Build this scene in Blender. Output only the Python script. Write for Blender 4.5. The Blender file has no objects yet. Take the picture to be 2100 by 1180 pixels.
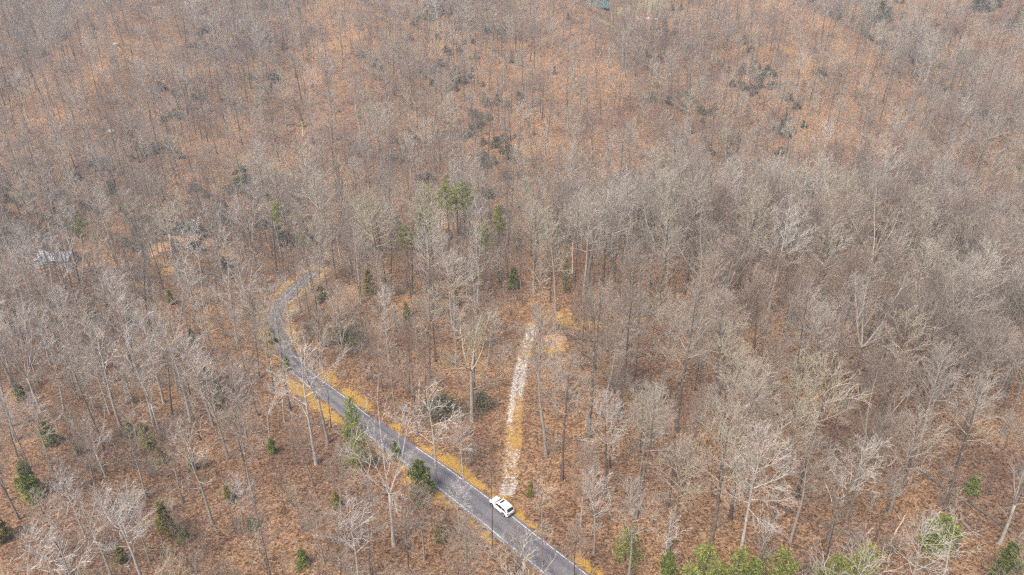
import bpy, math, random
import numpy as np
from mathutils import Vector, Matrix

R = math.radians
rng = random.Random(7)
nrng = np.random.default_rng(11)
scene = bpy.context.scene
COL = scene.collection

# ------------------------------------------------------------------ camera, world, sun, exposure
CAM_Z, PITCH, FPX = 80.0, R(26.6), 1445.0
cam_d = bpy.data.cameras.new('camera')
cam_d.sensor_width = 36.0
cam_d.lens = 36.0 * FPX / 2100.0
cam_d.clip_start, cam_d.clip_end = 0.5, 3000.0
cam = bpy.data.objects.new('camera', cam_d)
cam.location = (0, 0, CAM_Z)
cam.rotation_euler = (R(90) - PITCH, 0, 0)
COL.objects.link(cam)
scene.camera = cam

SUN_EL, SUN_AZ = R(52), R(215)          # azimuth clockwise from +Y
world = bpy.data.worlds.new('World')
scene.world = world
world.use_nodes = True
wn = world.node_tree.nodes
bg = wn['Background']
sky = wn.new('ShaderNodeTexSky')
sky.sky_type = 'NISHITA'
sky.sun_disc = False
sky.sun_elevation, sky.sun_rotation = SUN_EL, SUN_AZ
sky.air_density, sky.dust_density, sky.ozone_density = 0.7, 5.0, 0.4
world.node_tree.links.new(sky.outputs[0], bg.inputs[0])
bg.inputs[1].default_value = 0.15

sun_d = bpy.data.lights.new('sun', 'SUN')
sun_d.energy, sun_d.angle, sun_d.color = 1.5, R(28), (1.0, 0.96, 0.88)
sun = bpy.data.objects.new('sun', sun_d)
COL.objects.link(sun)
sd = Vector((math.sin(SUN_AZ) * math.cos(SUN_EL), math.cos(SUN_AZ) * math.cos(SUN_EL), math.sin(SUN_EL)))
sun.rotation_euler = sd.to_track_quat('Z', 'Y').to_euler()
sun.location = (0, 0, 200)

vs = scene.view_settings
vs.view_transform, vs.look, vs.gamma, vs.exposure = 'Standard', 'None', 1.0, 0.90
vs.use_curve_mapping = False
cy = scene.cycles
cy.max_bounces, cy.diffuse_bounces, cy.glossy_bounces, cy.transmission_bounces = 4, 2, 2, 2
cy.volume_bounces = 0
cy.use_denoising = False
cy.denoiser = 'OPENIMAGEDENOISE'
cy.denoising_input_passes = 'RGB_ALBEDO_NORMAL'
cy.denoising_prefilter = 'ACCURATE'
cy.use_adaptive_sampling = False
cy.filter_width = 1.35

# ------------------------------------------------------------------ small helpers
def smooth(a, b, t):
    t = np.clip((np.asarray(t, float) - a) / (b - a), 0, 1)
    return t * t * (3 - 2 * t)

def ray(px, py):
    u, v = (px - 1050) / FPX, (590 - py) / FPX
    return np.array([u, v * math.sin(PITCH) + math.cos(PITCH), v * math.cos(PITCH) - math.sin(PITCH)])

def proj(p):
    x, y, z = p[0], p[1], p[2] - CAM_Z
    zc = y * math.cos(PITCH) - z * math.sin(PITCH)
    yc = y * math.sin(PITCH) + z * math.cos(PITCH)
    return 1050 + FPX * x / zc, 590 - FPX * yc / zc, zc

def tag(o, label=None, cat=None, group=None, kind=None):
    if label: o['label'] = label
    if cat: o['category'] = cat
    if group: o['group'] = group
    if kind: o['kind'] = kind
    return o

def new_mesh(name, verts, faces, mat, smooth_shade=False):
    me = bpy.data.meshes.new(name)
    me.from_pydata(verts, [], faces)
    if mat is not None:
        me.materials.append(mat)
    if smooth_shade:
        me.polygons.foreach_set('use_smooth', np.ones(len(me.polygons), bool))
    me.update()
    return me

def mobj(name, me, parent=None, col=COL):
    o = bpy.data.objects.new(name, me)
    col.objects.link(o)
    if parent is not None:
        o.parent = parent
    return o

def empty(name, loc, rz=0.0):
    o = bpy.data.objects.new(name, None)
    o.empty_display_size = 0.3
    o.location = loc
    o.rotation_euler = (0, 0, rz)
    COL.objects.link(o)
    return o

# ------------------------------------------------------------------ materials
class NT:
    def __init__(s, name):
        s.m = bpy.data.materials.new(name)
        s.m.use_nodes = True
        s.n = s.m.node_tree.nodes
        s.l = s.m.node_tree.links
        s.b = s.n['Principled BSDF']
    def new(s, t, **kw):
        nd = s.n.new(t)
        for k, v in kw.items():
            setattr(nd, k, v)
        return nd
    def set(s, nd, **kw):
        for k, v in kw.items():
            nd.inputs[k.replace('_', ' ')].default_value = v
        return nd
    def link(s, a, b):
        s.l.new(a, b)
    def ramp(s, fac, stops, interp='LINEAR'):
        r = s.n.new('ShaderNodeValToRGB')
        r.color_ramp.interpolation = interp
        el = r.color_ramp.elements
        while len(el) < len(stops):
            el.new(0.5)
        for e, (p, c) in zip(el, stops):
            e.position = p
            e.color = (c[0], c[1], c[2], 1) if not isinstance(c, (int, float)) else (c, c, c, 1)
        s.l.new(fac, r.inputs[0])
        return r.outputs[0]
    def mix(s, fac, a, b, mode='MIX'):
        m = s.n.new('ShaderNodeMix')
        m.data_type = 'RGBA'
        m.blend_type = mode
        for sock, v in ((m.inputs[0], fac), (m.inputs[6], a), (m.inputs[7], b)):
            if isinstance(v, (int, float)):
                sock.default_value = v
            elif isinstance(v, tuple):
                sock.default_value = (*v[:3], 1)
            else:
                s.l.new(v, sock)
        return m.outputs[2]
    def math(s, op, a, b=0.0, clamp=False):
        m = s.n.new('ShaderNodeMath')
        m.operation = op
        m.use_clamp = clamp
        for i, v in enumerate((a, b)):
            if isinstance(v, (int, float)):
                m.inputs[i].default_value = v
            else:
                s.l.new(v, m.inputs[i])
        return m.outputs[0]
    def noise(s, vec, scale, detail=3.0, rough=0.55):
        n = s.n.new('ShaderNodeTexNoise')
        n.inputs['Scale'].default_value = scale
        n.inputs['Detail'].default_value = detail
        n.inputs['Roughness'].default_value = rough
        s.l.new(vec, n.inputs['Vector'])
        return n.outputs[0]
    def coords(s):
        return s.n.new('ShaderNodeTexCoord').outputs['Object']
    def geo(s):
        return s.n.new('ShaderNodeNewGeometry')
    def rand(s):
        return s.n.new('ShaderNodeObjectInfo').outputs['Random']
    def attr(s, name):
        a = s.n.new('ShaderNodeAttribute')
        a.attribute_name = name
        return a.outputs['Fac']
    def bump(s, h, strength=0.5, dist=0.05):
        b = s.n.new('ShaderNodeBump')
        b.inputs['Strength'].default_value = strength
        b.inputs['Distance'].default_value = dist
        s.l.new(h, b.inputs['Height'])
        s.l.new(b.outputs[0], s.b.inputs['Normal'])
    def color(s, c):
        if isinstance(c, tuple):
            s.b.inputs['Base Color'].default_value = (*c[:3], 1)
        else:
            s.l.new(c, s.b.inputs['Base Color'])
    def rough(s, r, spec=0.3):
        s.b.inputs['Roughness'].default_value = r
        s.b.inputs['Specular IOR Level'].default_value = spec

def plain(name, col, rough=0.6, spec=0.4, metallic=0.0, var=0.12, scale=3.0):
    t = NT(name)
    c = t.coords()
    n = t.noise(c, scale, 4)
    f = t.ramp(n, [(0.3, 1 - var), (0.7, 1 + var)])
    t.color(t.mix(1.0, tuple(col), f, 'MULTIPLY'))
    t.rough(rough, spec)
    t.b.inputs['Metallic'].default_value = metallic
    return t.m

LITTER = [(0.0, (0.08, 0.047, 0.029)), (0.22, (0.173, 0.098, 0.056)), (0.45, (0.265, 0.152, 0.084)),
          (0.62, (0.325, 0.202, 0.118)), (0.8, (0.39, 0.268, 0.172)), (1.0, (0.235, 0.12, 0.065))]

def litter_color(t, c):
    """leaf litter: every leaf its own brown, drifts of paler and redder leaves"""
    v = t.new('ShaderNodeTexVoronoi')
    v.inputs['Scale'].default_value = 4.2
    v.inputs['Randomness'].default_value = 1.0
    t.link(c, v.inputs['Vector'])
    sep = t.new('ShaderNodeSeparateColor')
    t.link(v.outputs['Color'], sep.inputs[0])
    leaf = t.ramp(sep.outputs[0], LITTER)
    big = t.noise(c, 0.055, 4, 0.6)
    drift = t.ramp(big, [(0.36, (0.74, 0.72, 0.76)), (0.52, (1, 1, 1)), (0.68, (1.22, 1.16, 0.98))])
    col = t.mix(1.0, leaf, drift, 'MULTIPLY')
    damp = t.ramp(t.noise(c, 0.016, 4, 0.6), [(0.35, (0.70, 0.70, 0.74)), (0.5, (1, 1, 1)), (0.65, (1.12, 1.08, 1.0))])
    col = t.mix(1.0, col, damp, 'MULTIPLY')
    fine = t.noise(c, 1.1, 5, 0.7)
    gap = t.ramp(fine, [(0.38, (0.62, 0.6, 0.58)), (0.55, (1, 1, 1)), (0.75, (1.15, 1.12, 1.08))])
    col = t.mix(1.0, col, gap, 'MULTIPLY')
    return col, v.outputs['Distance']

GRASS = [(0.25, (0.28, 0.15, 0.05)), (0.5, (0.42, 0.25, 0.065)), (0.75, (0.52, 0.34, 0.09))]

def ground_material():
    t = NT('leaf_litter_ground')
    c = t.coords()
    col, d = litter_color(t, c)
    n1 = t.noise(c, 0.9, 5, 0.65)
    n2 = t.noise(c, 6.0, 3, 0.6)
    # dry grass verges
    g = t.math('ADD', t.attr('verge'), t.math('MULTIPLY', t.math('SUBTRACT', t.noise(c, 0.35, 6, 0.75), 0.5), 2.6))
    gm = t.ramp(g, [(0.42, 0.0), (0.62, 1.0)])
    grass = t.ramp(n2, GRASS)
    col = t.mix(gm, col, grass)
    # tan lawn of the clearing
    g = t.math('ADD', t.attr('clearing'), t.math('MULTIPLY', t.math('SUBTRACT', t.noise(c, 0.22, 5, 0.65), 0.5), 2.4))
    cm = t.ramp(g, [(0.4, 0.0), (0.65, 1.0)])
    lawn = t.ramp(n2, [(0.25, (0.33, 0.19, 0.10)), (0.5, (0.50, 0.31, 0.17)), (0.8, (0.58, 0.40, 0.24))])
    col = t.mix(cm, col, lawn)
    # mossy, yellow-green grass near the far building
    g = t.math('ADD', t.attr('moss'), t.math('MULTIPLY', t.math('SUBTRACT', n1, 0.5), 1.1))
    mm = t.ramp(g, [(0.42, 0.0), (0.65, 1.0)])
    moss = t.ramp(n2, [(0.25, (0.17, 0.13, 0.06)), (0.55, (0.30, 0.26, 0.12)), (0.8, (0.42, 0.37, 0.20))])
    col = t.mix(mm, col, moss)
    t.color(col)
    t.rough(0.95, 0.1)
    t.bump(d, 0.8, 0.12)
    return t.m

def driveway_material():
    t = NT('patchy_gravel_track')
    c = t.coords()
    col, d = litter_color(t, c)
    n1 = t.noise(c, 1.5, 5, 0.7)
    n2 = t.noise(c, 7.0, 3, 0.6)
    nn = t.math('MULTIPLY', t.math('SUBTRACT', n1, 0.5), 2.2)
    gm = t.ramp(t.math('ADD', t.attr('grassy'), nn), [(0.42, 0.0), (0.85, 0.85)])
    col = t.mix(gm, col, t.ramp(n2, GRASS))
    vm = t.ramp(t.math('ADD', t.attr('gravel'), t.math('MULTIPLY', t.math('SUBTRACT', t.noise(c, 1.7, 7, 0.8), 0.5), 3.0)), [(0.40, 0.0), (0.62, 1.0)])
    v = t.new('ShaderNodeTexVoronoi')
    v.inputs['Scale'].default_value = 9.0
    t.link(c, v.inputs['Vector'])
    sep = t.new('ShaderNodeSeparateColor')
    t.link(v.outputs['Color'], sep.inputs[0])
    stone = t.ramp(sep.outputs[0], [(0.0, (0.30, 0.26, 0.22)), (0.5, (0.47, 0.44, 0.40)), (1.0, (0.64, 0.62, 0.59))])
    col = t.mix(vm, col, stone)
    t.color(col)
    t.rough(0.95, 0.1)
    t.bump(v.outputs['Distance'], 0.7, 0.05)
    return t.m

def asphalt_material():
    t = NT('worn_grey_asphalt')
    c = t.coords()
    n = t.noise(c, 30.0, 4, 0.7)
    base = t.ramp(n, [(0.3, (0.125, 0.122, 0.128)), (0.7, (0.225, 0.218, 0.225))])
    patch = t.ramp(t.noise(c, 0.5, 5, 0.6), [(0.35, (0.82, 0.82, 0.84)), (0.65, (1.15, 1.14, 1.14))])
    col = t.mix(1.0, base, patch, 'MULTIPLY')
    tr = t.attr('track')
    col = t.mix(tr, col, t.mix(1.0, col, (0.72, 0.71, 0.74), 'MULTIPLY'))
    # blown leaves lying on the tarmac
    v = t.new('ShaderNodeTexVoronoi')
    v.inputs['Scale'].default_value = 3.5
    t.link(c, v.inputs['Vector'])
    sep = t.new('ShaderNodeSeparateColor')
    t.link(v.outputs['Color'], sep.inputs[0])
    e = t.math('MULTIPLY', t.ramp(v.outputs['Distance'], [(0.16, 1.0), (0.22, 0.0)]),
               t.math('GREATER_THAN', t.math('ADD', sep.outputs[1], t.math('MULTIPLY', t.attr('edge'), 0.55)), 0.97))
    col = t.mix(e, col, (0.33, 0.17, 0.09))
    t.color(col)
    t.rough(0.85, 0.25)
    t.bump(n, 0.4, 0.01)
    return t.m

def paint_material(name, c1, thresh):
    t = NT(name)
    c = t.coords()
    n = t.noise(c, 3.0, 6, 0.75)
    m = t.ramp(n, [(thresh - 0.05, 0.0), (thresh + 0.06, 1.0)])
    t.color(t.mix(m, (0.16, 0.155, 0.155), c1))
    t.rough(0.7, 0.3)
    return t.m

def bark_material(name, ramp_rand, mott=(0.75, 1.2), lichen=0.0, base_dark=0.0):
    """ramp_rand: bark colour picked per tree; mottling along the stem"""
    t = NT(name)
    c = t.coords()
    rc = t.ramp(t.rand(), ramp_rand)
    n = t.noise(c, 1.6, 5, 0.65)
    m = t.ramp(n, [(0.32, mott[0]), (0.68, mott[1])])
    col = t.mix(1.0, rc, m, 'MULTIPLY')
    if lichen:
        ln = t.noise(c, 0.9, 4, 0.7)
        lm = t.ramp(ln, [(0.55, 0.0), (0.68, lichen)])
        col = t.mix(lm, col, (0.50, 0.50, 0.43))
    t.color(col)
    t.rough(0.9, 0.12)
    return t.m

def leaf_material(name, stops, rand_amt=0.25, trans=0.0):
    t = NT(name)
    g = t.geo()
    col = t.ramp(g.outputs['Random Per Island'], stops)
    f = t.ramp(t.rand(), [(0.0, 1 - rand_amt), (1.0, 1 + rand_amt)])
    t.color(t.mix(1.0, col, f, 'MULTIPLY'))
    t.rough(0.65, 0.25)
    return t.m

M = {}
M['ground'] = ground_material()
M['drive'] = driveway_material()
M['asphalt'] = asphalt_material()
M['white_line'] = paint_material('worn_white_road_paint', (0.64, 0.63, 0.60), 0.46)
M['yellow_line'] = paint_material('worn_yellow_road_paint', (0.42, 0.34, 0.16), 0.52)
M['trunk'] = bark_material('grey_brown_bark', [(0.0, (0.10, 0.083, 0.067)), (0.35, (0.155, 0.132, 0.11)), (0.7, (0.235, 0.205, 0.175)), (1.0, (0.32, 0.29, 0.25))], lichen=0.6)
M['limb'] = bark_material('grey_limb_bark', [(0.0, (0.18, 0.152, 0.125)), (0.3, (0.265, 0.23, 0.195)), (0.6, (0.345, 0.31, 0.268)), (0.85, (0.37, 0.335, 0.24)), (1.0, (0.42, 0.385, 0.345))])
M['twig_red'] = bark_material('reddish_twig_bark', [(0.0, (0.19, 0.143, 0.116)), (0.5, (0.275, 0.215, 0.175)), (1.0, (0.36, 0.295, 0.24))])
M['trunk_pale'] = bark_material('pale_grey_bark', [(0.0, (0.26, 0.24, 0.21)), (1.0, (0.40, 0.375, 0.34))], lichen=0.5)
M['limb_pale'] = bark_material('pale_silver_limb_bark', [(0.0, (0.34, 0.305, 0.27)), (1.0, (0.49, 0.46, 0.425))])
M['white'] = bark_material('white_peeling_bark', [(0.0, (0.42, 0.375, 0.31)), (1.0, (0.56, 0.52, 0.46))], mott=(0.65, 1.15))
M['trunk_dark'] = bark_material('dark_bark', [(0.0, (0.075, 0.06, 0.052)), (1.0, (0.14, 0.115, 0.10))], lichen=0.35)
M['tan_leaf'] = leaf_material('dead_tan_leaf', [(0.0, (0.34, 0.18, 0.08)), (1.0, (0.56, 0.36, 0.19))])
M['pine'] = leaf_material('yellow_green_needle', [(0.0, (0.075, 0.10, 0.02)), (0.5, (0.155, 0.185, 0.038)), (1.0, (0.29, 0.29, 0.075))])
M['holly'] = leaf_material('dark_green_leaf', [(0.0, (0.06, 0.08, 0.014)), (0.6, (0.14, 0.175, 0.034)), (1.0, (0.27, 0.29, 0.08))])
M['cedar'] = leaf_material('olive_green_scale_leaf', [(0.0, (0.10, 0.098, 0.02)), (0.5, (0.21, 0.19, 0.04)), (1.0, (0.34, 0.28, 0.08))])
M['laurel'] = leaf_material('grey_green_leathery_leaf', [(0.0, (0.08, 0.076, 0.042)), (0.5, (0.145, 0.135, 0.08)), (1.0, (0.25, 0.225, 0.145))])
M['grass'] = leaf_material('dry_golden_grass', [(0.0, (0.30, 0.17, 0.05)), (0.5, (0.45, 0.29, 0.07)), (1.0, (0.58, 0.41, 0.13))])
M['stone'] = leaf_material('pale_crushed_stone', [(0.0, (0.38, 0.35, 0.32)), (0.5, (0.58, 0.56, 0.53)), (1.0, (0.74, 0.73, 0.71))], 0.05)
M['dead_wood'] = bark_material('weathered_dead_wood', [(0.0, (0.11, 0.085, 0.065)), (0.6, (0.18, 0.14, 0.11)), (1.0, (0.26, 0.205, 0.16))])
M['pale_wood'] = bark_material('bare_pale_wood', [(0.0, (0.58, 0.42, 0.29)), (1.0, (0.68, 0.55, 0.42))])

# ------------------------------------------------------------------ terrain
FY = np.array([-200, 0, 60, 105, 150, 200, 225, 245, 262, 280, 310, 360, 410, 460, 520, 620, 760, 1200], float)
FZ = np.array([4, 0, -1.0, -2.0, -6.0, -10.0, -11.5, -11, -7.5, -2.2, 6, 18.7, 32, 45, 58, 78, 98, 120], float)

def h0(x, y):
    x, y = np.asarray(x, float), np.asarray(y, float)
    ys = y + 22 * smooth(70, 150, x) + 9 * np.sin(x * 0.021 + 0.6) * smooth(230, 330, y)
    a = np.interp(ys - 9, FY, FZ) * 0.25 + np.interp(ys, FY, FZ) * 0.5 + np.interp(ys + 9, FY, FZ) * 0.25
    sx = smooth(-62, -12, x + 0.15 * (y - 120)) * (1 - smooth(92, 140, x))
    sy = 1 - smooth(170, 226, y)
    z = a + (0.6 - a) * sx * sy
    z = z + 3.2 * np.exp(-((x - 35) / 62) ** 2 - ((y - 164) / 24) ** 2)
    up_ = smooth(262, 345, y)
    z = z + up_ * (4.5 * np.sin(x * 0.052 + 0.9 * np.sin(y * 0.014) + 0.4) + 2.4 * np.sin(x * 0.097 + y * 0.023 + 1.0))
    z = z + 0.45 * np.sin(x * 0.11 + 1.3) * np.cos(y * 0.094) + 0.3 * np.sin(x * 0.23 + y * 0.19) + 1.3 * np.sin(x * 0.035 + 2 + y * 0.018) * smooth(240, 300, y)
    return z

def hit(px, py, hf=h0, lift=0.0):
    d = ray(px, py)
    lo, hi = 30.0, None
    t = 30.0
    while t < 1500:
        p = d * t
        if p[2] + CAM_Z - lift <= float(hf(p[0], p[1])):
            hi = t
            break
        lo = t
        t += 2.0
    if hi is None:
        hi = 1500
    for _ in range(24):
        m = 0.5 * (lo + hi)
        p = d * m
        if p[2] + CAM_Z - lift <= float(hf(p[0], p[1])):
            hi = m
        else:
            lo = m
    p = d * hi
    return np.array([p[0], p[1], p[2] + CAM_Z])

def chaikin(P, n=3):
    P = np.array(P, float)
    for _ in range(n):
        Q = [P[0]]
        for a, b in zip(P[:-1], P[1:]):
            Q += [0.75 * a + 0.25 * b, 0.25 * a + 0.75 * b]
        Q.append(P[-1])
        P = np.array(Q)
    return P

def resample(P, step):
    s = np.r_[0, np.cumsum(np.hypot(*(P[1:, :2] - P[:-1, :2]).T))]
    q = np.arange(0, s[-1], step)
    return np.stack([np.interp(q, s, P[:, i]) for i in range(P.shape[1])], 1), q

ROAD_PX = [(1126, 1148), (1103, 1130.6), (1068, 1103.7), (1014, 1060.7), (960, 1020), (897, 972), (825, 919), (734, 856), (709, 833),
           (667, 802), (629, 774), (600, 745), (583, 716), (569, 684), (563, 655), (568, 636), (584, 616), (603, 594), (627, 571)]
rp = [hit(*p)[:2] for p in ROAD_PX]
d0 = (rp[0] - rp[3]); d0 /= np.linalg.norm(d0)
pre = [rp[0] + d0 * 60 + np.array([4, 0]), rp[0] + d0 * 30]
d1 = (rp[-1] - rp[-3]); d1 /= np.linalg.norm(d1)
p_ = hit(668, 546)[:2]
post = [hit(638, 563)[:2], hit(644, 557)[:2]]
RP, RS = resample(chaikin(pre + rp + post, 3), 1.5)
rz = h0(RP[:, 0], RP[:, 1])
k = np.ones(25) / 25
rz = np.convolve(np.pad(rz, 12, 'edge'), k, 'valid')
RP3 = np.c_[RP, rz]

DRIVE_PX = [(1037, 1021), (1042, 1006), (1046, 985), (1047, 958), (1052, 905), (1054, 851), (1061, 798), (1068, 757), (1076, 724), (1083, 704), (1088, 688), (1092, 672), (1094, 662)]
dp = [hit(*p)[:2] for p in DRIVE_PX]
DP, DS = resample(chaikin(dp, 3), 0.6)
dzz = h0(DP[:, 0], DP[:, 1])
kk = np.ones(15) / 15
dzz = np.convolve(np.pad(dzz, 7, 'edge'), kk, 'valid')

def near_line(x, y, P):
    """distance to polyline, index of the nearest point"""
    sh = np.shape(x)
    x, y = np.ravel(x), np.ravel(y)
    bd = np.full(x.shape, 1e9)
    bi = np.zeros(x.shape, int)
    for i in range(len(P)):
        dd = (x - P[i, 0]) ** 2 + (y - P[i, 1]) ** 2
        m = dd < bd
        bd[m] = dd[m]
        bi[m] = i
    return np.sqrt(bd).reshape(sh), bi.reshape(sh)

def h(x, y):
    x, y = np.asarray(x, float), np.asarray(y, float)
    z = h0(x, y)
    d, i = near_line(x, y, DP)
    w = 1 - smooth(1.8, 5.0, d)
    z = z * (1 - w) + dzz[i] * w
    d, i = near_line(x, y, RP)
    w = 1 - smooth(3.2, 8.5, d)
    z = z * (1 - w) + (RP3[i, 2] - 0.06) * w
    return z

def hz(x, y):
    return float(h(np.array([x]), np.array([y]))[0])

gx = np.unique(np.r_[np.arange(-900, -170, 14.0), np.arange(-170, 170.1, 1.3), np.arange(184, 900, 14.0)])
gy = np.unique(np.r_[np.arange(-220, 30, 12.0), np.arange(30, 262, 1.3), np.arange(264, 560, 3.0), np.arange(575, 800, 16.0)])
GX, GY = np.meshgrid(gx, gy)
GZ = h(GX, GY)
# soft masks: verge, clearing, moss
rd, ri = near_line(GX, GY, RP)
wob = 0.5 + 0.5 * np.sin(RS[ri] * 0.31) * np.cos(RS[ri] * 0.13 + 1)
VERGE = np.clip(1.05 - np.abs(rd - 3.2) / (1.3 + 1.5 * wob), 0, 1) * (0.5 + 0.5 * wob)
dd_, di_ = near_line(GX, GY, DP)
VERGE = VERGE * (.95 + .18 * np.sin(RS[ri] * .17 + np.sign(GX) ))
VERGE = np.maximum(VERGE, np.clip(0.62 - dd_ / 5.2, 0, 1))

def blob(px, py, rx, ry):
    c = hit(px, py)
    return np.exp(-(((GX - c[0]) / rx) ** 2 + ((GY - c[1]) / ry) ** 2) * 1.2)

for a in ((1200, 668, 5, 4), (1290, 655, 4, 3), (1150, 655, 6, 5), (1152, 716, 3.4, 3.4), (1122, 718, 3, 3), (345, 555, 9, 4), (400, 535, 6, 5), (280, 585, 5, 4)):
    VERGE = np.maximum(VERGE, 0.62 * blob(*a))
CLEAR = np.zeros_like(GX)
for a in ((330, 505, 8, 9), (375, 492, 8, 7), (415, 500, 6, 6), (180, 545, 7, 5), (110, 545, 12, 7), (1137, 697, 3.2, 4.2), (228, 268, 4, 6)):
    CLEAR = np.maximum(CLEAR, blob(*a) * (.95 if a[0] > 1000 else .66))
MOSS = np.zeros_like(GX)
for a in ((1330, 12, 16, 14), (1270, 24, 14, 8), (1240, 45, 10, 8)):
    MOSS = np.maximum(MOSS, 0.9 * blob(*a))
ny, nx = GX.shape
idx = np.arange(nx * ny).reshape(ny, nx)
quads = np.stack([idx[:-1, :-1], idx[:-1, 1:], idx[1:, 1:], idx[1:, :-1]], -1).reshape(-1, 4)
gme = bpy.data.meshes.new('ground')
gv = np.stack([GX, GY, GZ], -1).reshape(-1, 3)
gme.vertices.add(len(gv)); gme.vertices.foreach_set('co', gv.ravel())
gme.loops.add(quads.size); gme.loops.foreach_set('vertex_index', quads.ravel())
gme.polygons.add(len(quads)); gme.polygons.foreach_set('loop_start', np.arange(0, quads.size, 4)); gme.polygons.foreach_set('use_smooth', np.ones(len(quads), bool))
gme.update(calc_edges=True)
for nm, A in (('verge', VERGE), ('clearing', CLEAR), ('moss', MOSS)):
    at = gme.attributes.new(nm, 'FLOAT', 'POINT')
    at.data.foreach_set('value', A.ravel().astype(np.float32))
gme.materials.append(M['ground'])
ground = mobj('ground', gme)
tag(ground, 'reddish brown leaf litter covering the wooded slopes', 'ground', kind='structure')

# ------------------------------------------------------------------ road, markings, driveway
def ribbon(name, P, offs, zoff, mat, attrs=None, sides=0.0):
    """sheet along a 3-D polyline; offs = lateral offsets"""
    P = np.array(P)
    tn = np.gradient(P[:, :2], axis=0)
    tn /= np.linalg.norm(tn, axis=1)[:, None]
    nr = np.stack([tn[:, 1], -tn[:, 0]], 1)
    V, F = [], []
    m = len(offs)
    for i in range(len(P)):
        for j, o in enumerate(offs):
            oo = o[i] if hasattr(o, '__len__') else o
            zz = zoff(i, j, P[i, 0] + nr[i, 0] * oo, P[i, 1] + nr[i, 1] * oo)
            V.append((P[i, 0] + nr[i, 0] * oo, P[i, 1] + nr[i, 1] * oo, zz))
    for i in range(len(P) - 1):
        for j in range(m - 1):
            a = i * m + j
            F.append((a, a + 1, a + m + 1, a + m))
    me = new_mesh(name, V, F, mat, True)
    for nm, fn in (attrs or {}).items():
        at = me.attributes.new(nm, 'FLOAT', 'POINT')
        at.data.foreach_set('value', np.array([fn(i, j) for i in range(len(P)) for j in range(m)], np.float32))
    return me

HW = 2.28
lat = [-HW - 0.35, -HW, -1.8, -1.05, -0.5, 0, 0.5, 1.05, 1.8, HW, HW + 0.35]
wig = np.sin(RS * 0.9) * 0.06 + np.sin(RS * 0.37 + 1) * 0.08
WID = 1 - 0.28 * smooth(75, 135, RS)
offs = [np.full(len(RP3), o) * WID + (wig if abs(o) >= HW else 0) * np.sign(o if o else 1) for o in lat]
crown = lambda o: 0.05 * (1 - (o / HW) ** 2)
road_me = ribbon('road', RP3, offs,
                 lambda i, j, x, y: RP3[i, 2] + (crown(lat[j]) if abs(lat[j]) <= HW else -0.14),
                 M['asphalt'], {'track': lambda i, j: 1.0 if abs(abs(lat[j]) - 1.05) < 0.1 else 0.0, 'edge': lambda i, j: (abs(lat[j]) / HW) ** 3})
road = tag(mobj('road', road_me), 'narrow grey asphalt road curving down through the wood', 'road', kind='structure')

def line_piece(off, i0, i1, w, mat, name):
    P = RP3[i0:i1 + 1]
    me = ribbon(name, P, [off * WID[i0:i1 + 1] - w / 2, off * WID[i0:i1 + 1] + w / 2], lambda i, j, x, y: P[i, 2] + crown(off) + 0.006, mat)
    return me
for off in (-2.02, 2.02):
    # the white edge lines: clear near the car, broken where leaves and wear hide them further on
    br = [(6, 28)] + [(a, a + 9) for a in range(28, 90, 9)]
    for a, b in br:
        if a > 60 and rng.random() < 0.25:
            continue
        b2 = min(b, len(RP3) - 1)
        if b2 > a + 1:
            o = mobj('edge_line', line_piece(off, a, b2, 0.14, M['white_line'], 'edge_line'), road)
for off in (-0.12, 0.12):
    mobj('centre_line', line_piece(off, 66, 130, 0.10, M['yellow_line'], 'centre_line'), road)

# driveway: gravel share and grass share read along the track
dpy = np.array([proj((DP[i, 0], DP[i, 1], dzz[i]))[1] for i in range(len(DP))])
key_y = [1022, 1004, 985, 968, 950, 930, 912, 895, 870, 850, 825, 800, 770, 745, 722, 700, 686, 660]
kg_l = [.75, .80, .65, .40, .45, .50, .22, .28, .60, .72, .75, .85, .85, .7, .5, .75, .85, .5]
kg_r = [.75, .85, .65, .35, .60, .55, .12, .10, .10, .15, .35, .80, .85, .7, .45, .65, .75, .5]
kgr = [.4, .4, .5, .6, .55, .6, .8, .8, .6, .7, .65, .5, .5, .55, .75, .65, .5, .6]
lo_ = [-2.7, -1.9, -1.4, -1.0, -0.5, 0, 0.5, 1.0, 1.4, 1.9, 2.7]
def g_at(i, j, tab):
    return float(np.interp(-dpy[i], [-v for v in key_y], tab))
def gravel_fn(i, j):
    o = lo_[j]
    edge = 1 - float(smooth(0.85, 2.1, abs(o)))
    t = g_at(i, j, kg_l) if o < -0.1 else g_at(i, j, kg_r) if o > 0.1 else 0.5 * (g_at(i, j, kg_l) + g_at(i, j, kg_r)) * 0.72
    if i > len(DP) - 40 and dpy[i] < 712:
        t = t * 0.9
    return t * .78 * edge - 0.45 * (1 - edge)
def grassy_fn(i, j):
    o = lo_[j]
    return g_at(i, j, kgr) * (1 - float(smooth(1.1, 2.4, abs(o)))) - 0.3 * float(smooth(1.1, 2.4, abs(o)))
DP3 = np.c_[DP, dzz]
dme = ribbon('driveway', DP3, lo_, lambda i, j, x, y: hz(x, y) + (0.045 if abs(lo_[j]) < 2.3 else -0.12), M['drive'], {'gravel': gravel_fn, 'grassy': grassy_fn})
driveway = tag(mobj('driveway', dme), 'patchy white gravel track with orange grass leading uphill', 'driveway', kind='structure')

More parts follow.
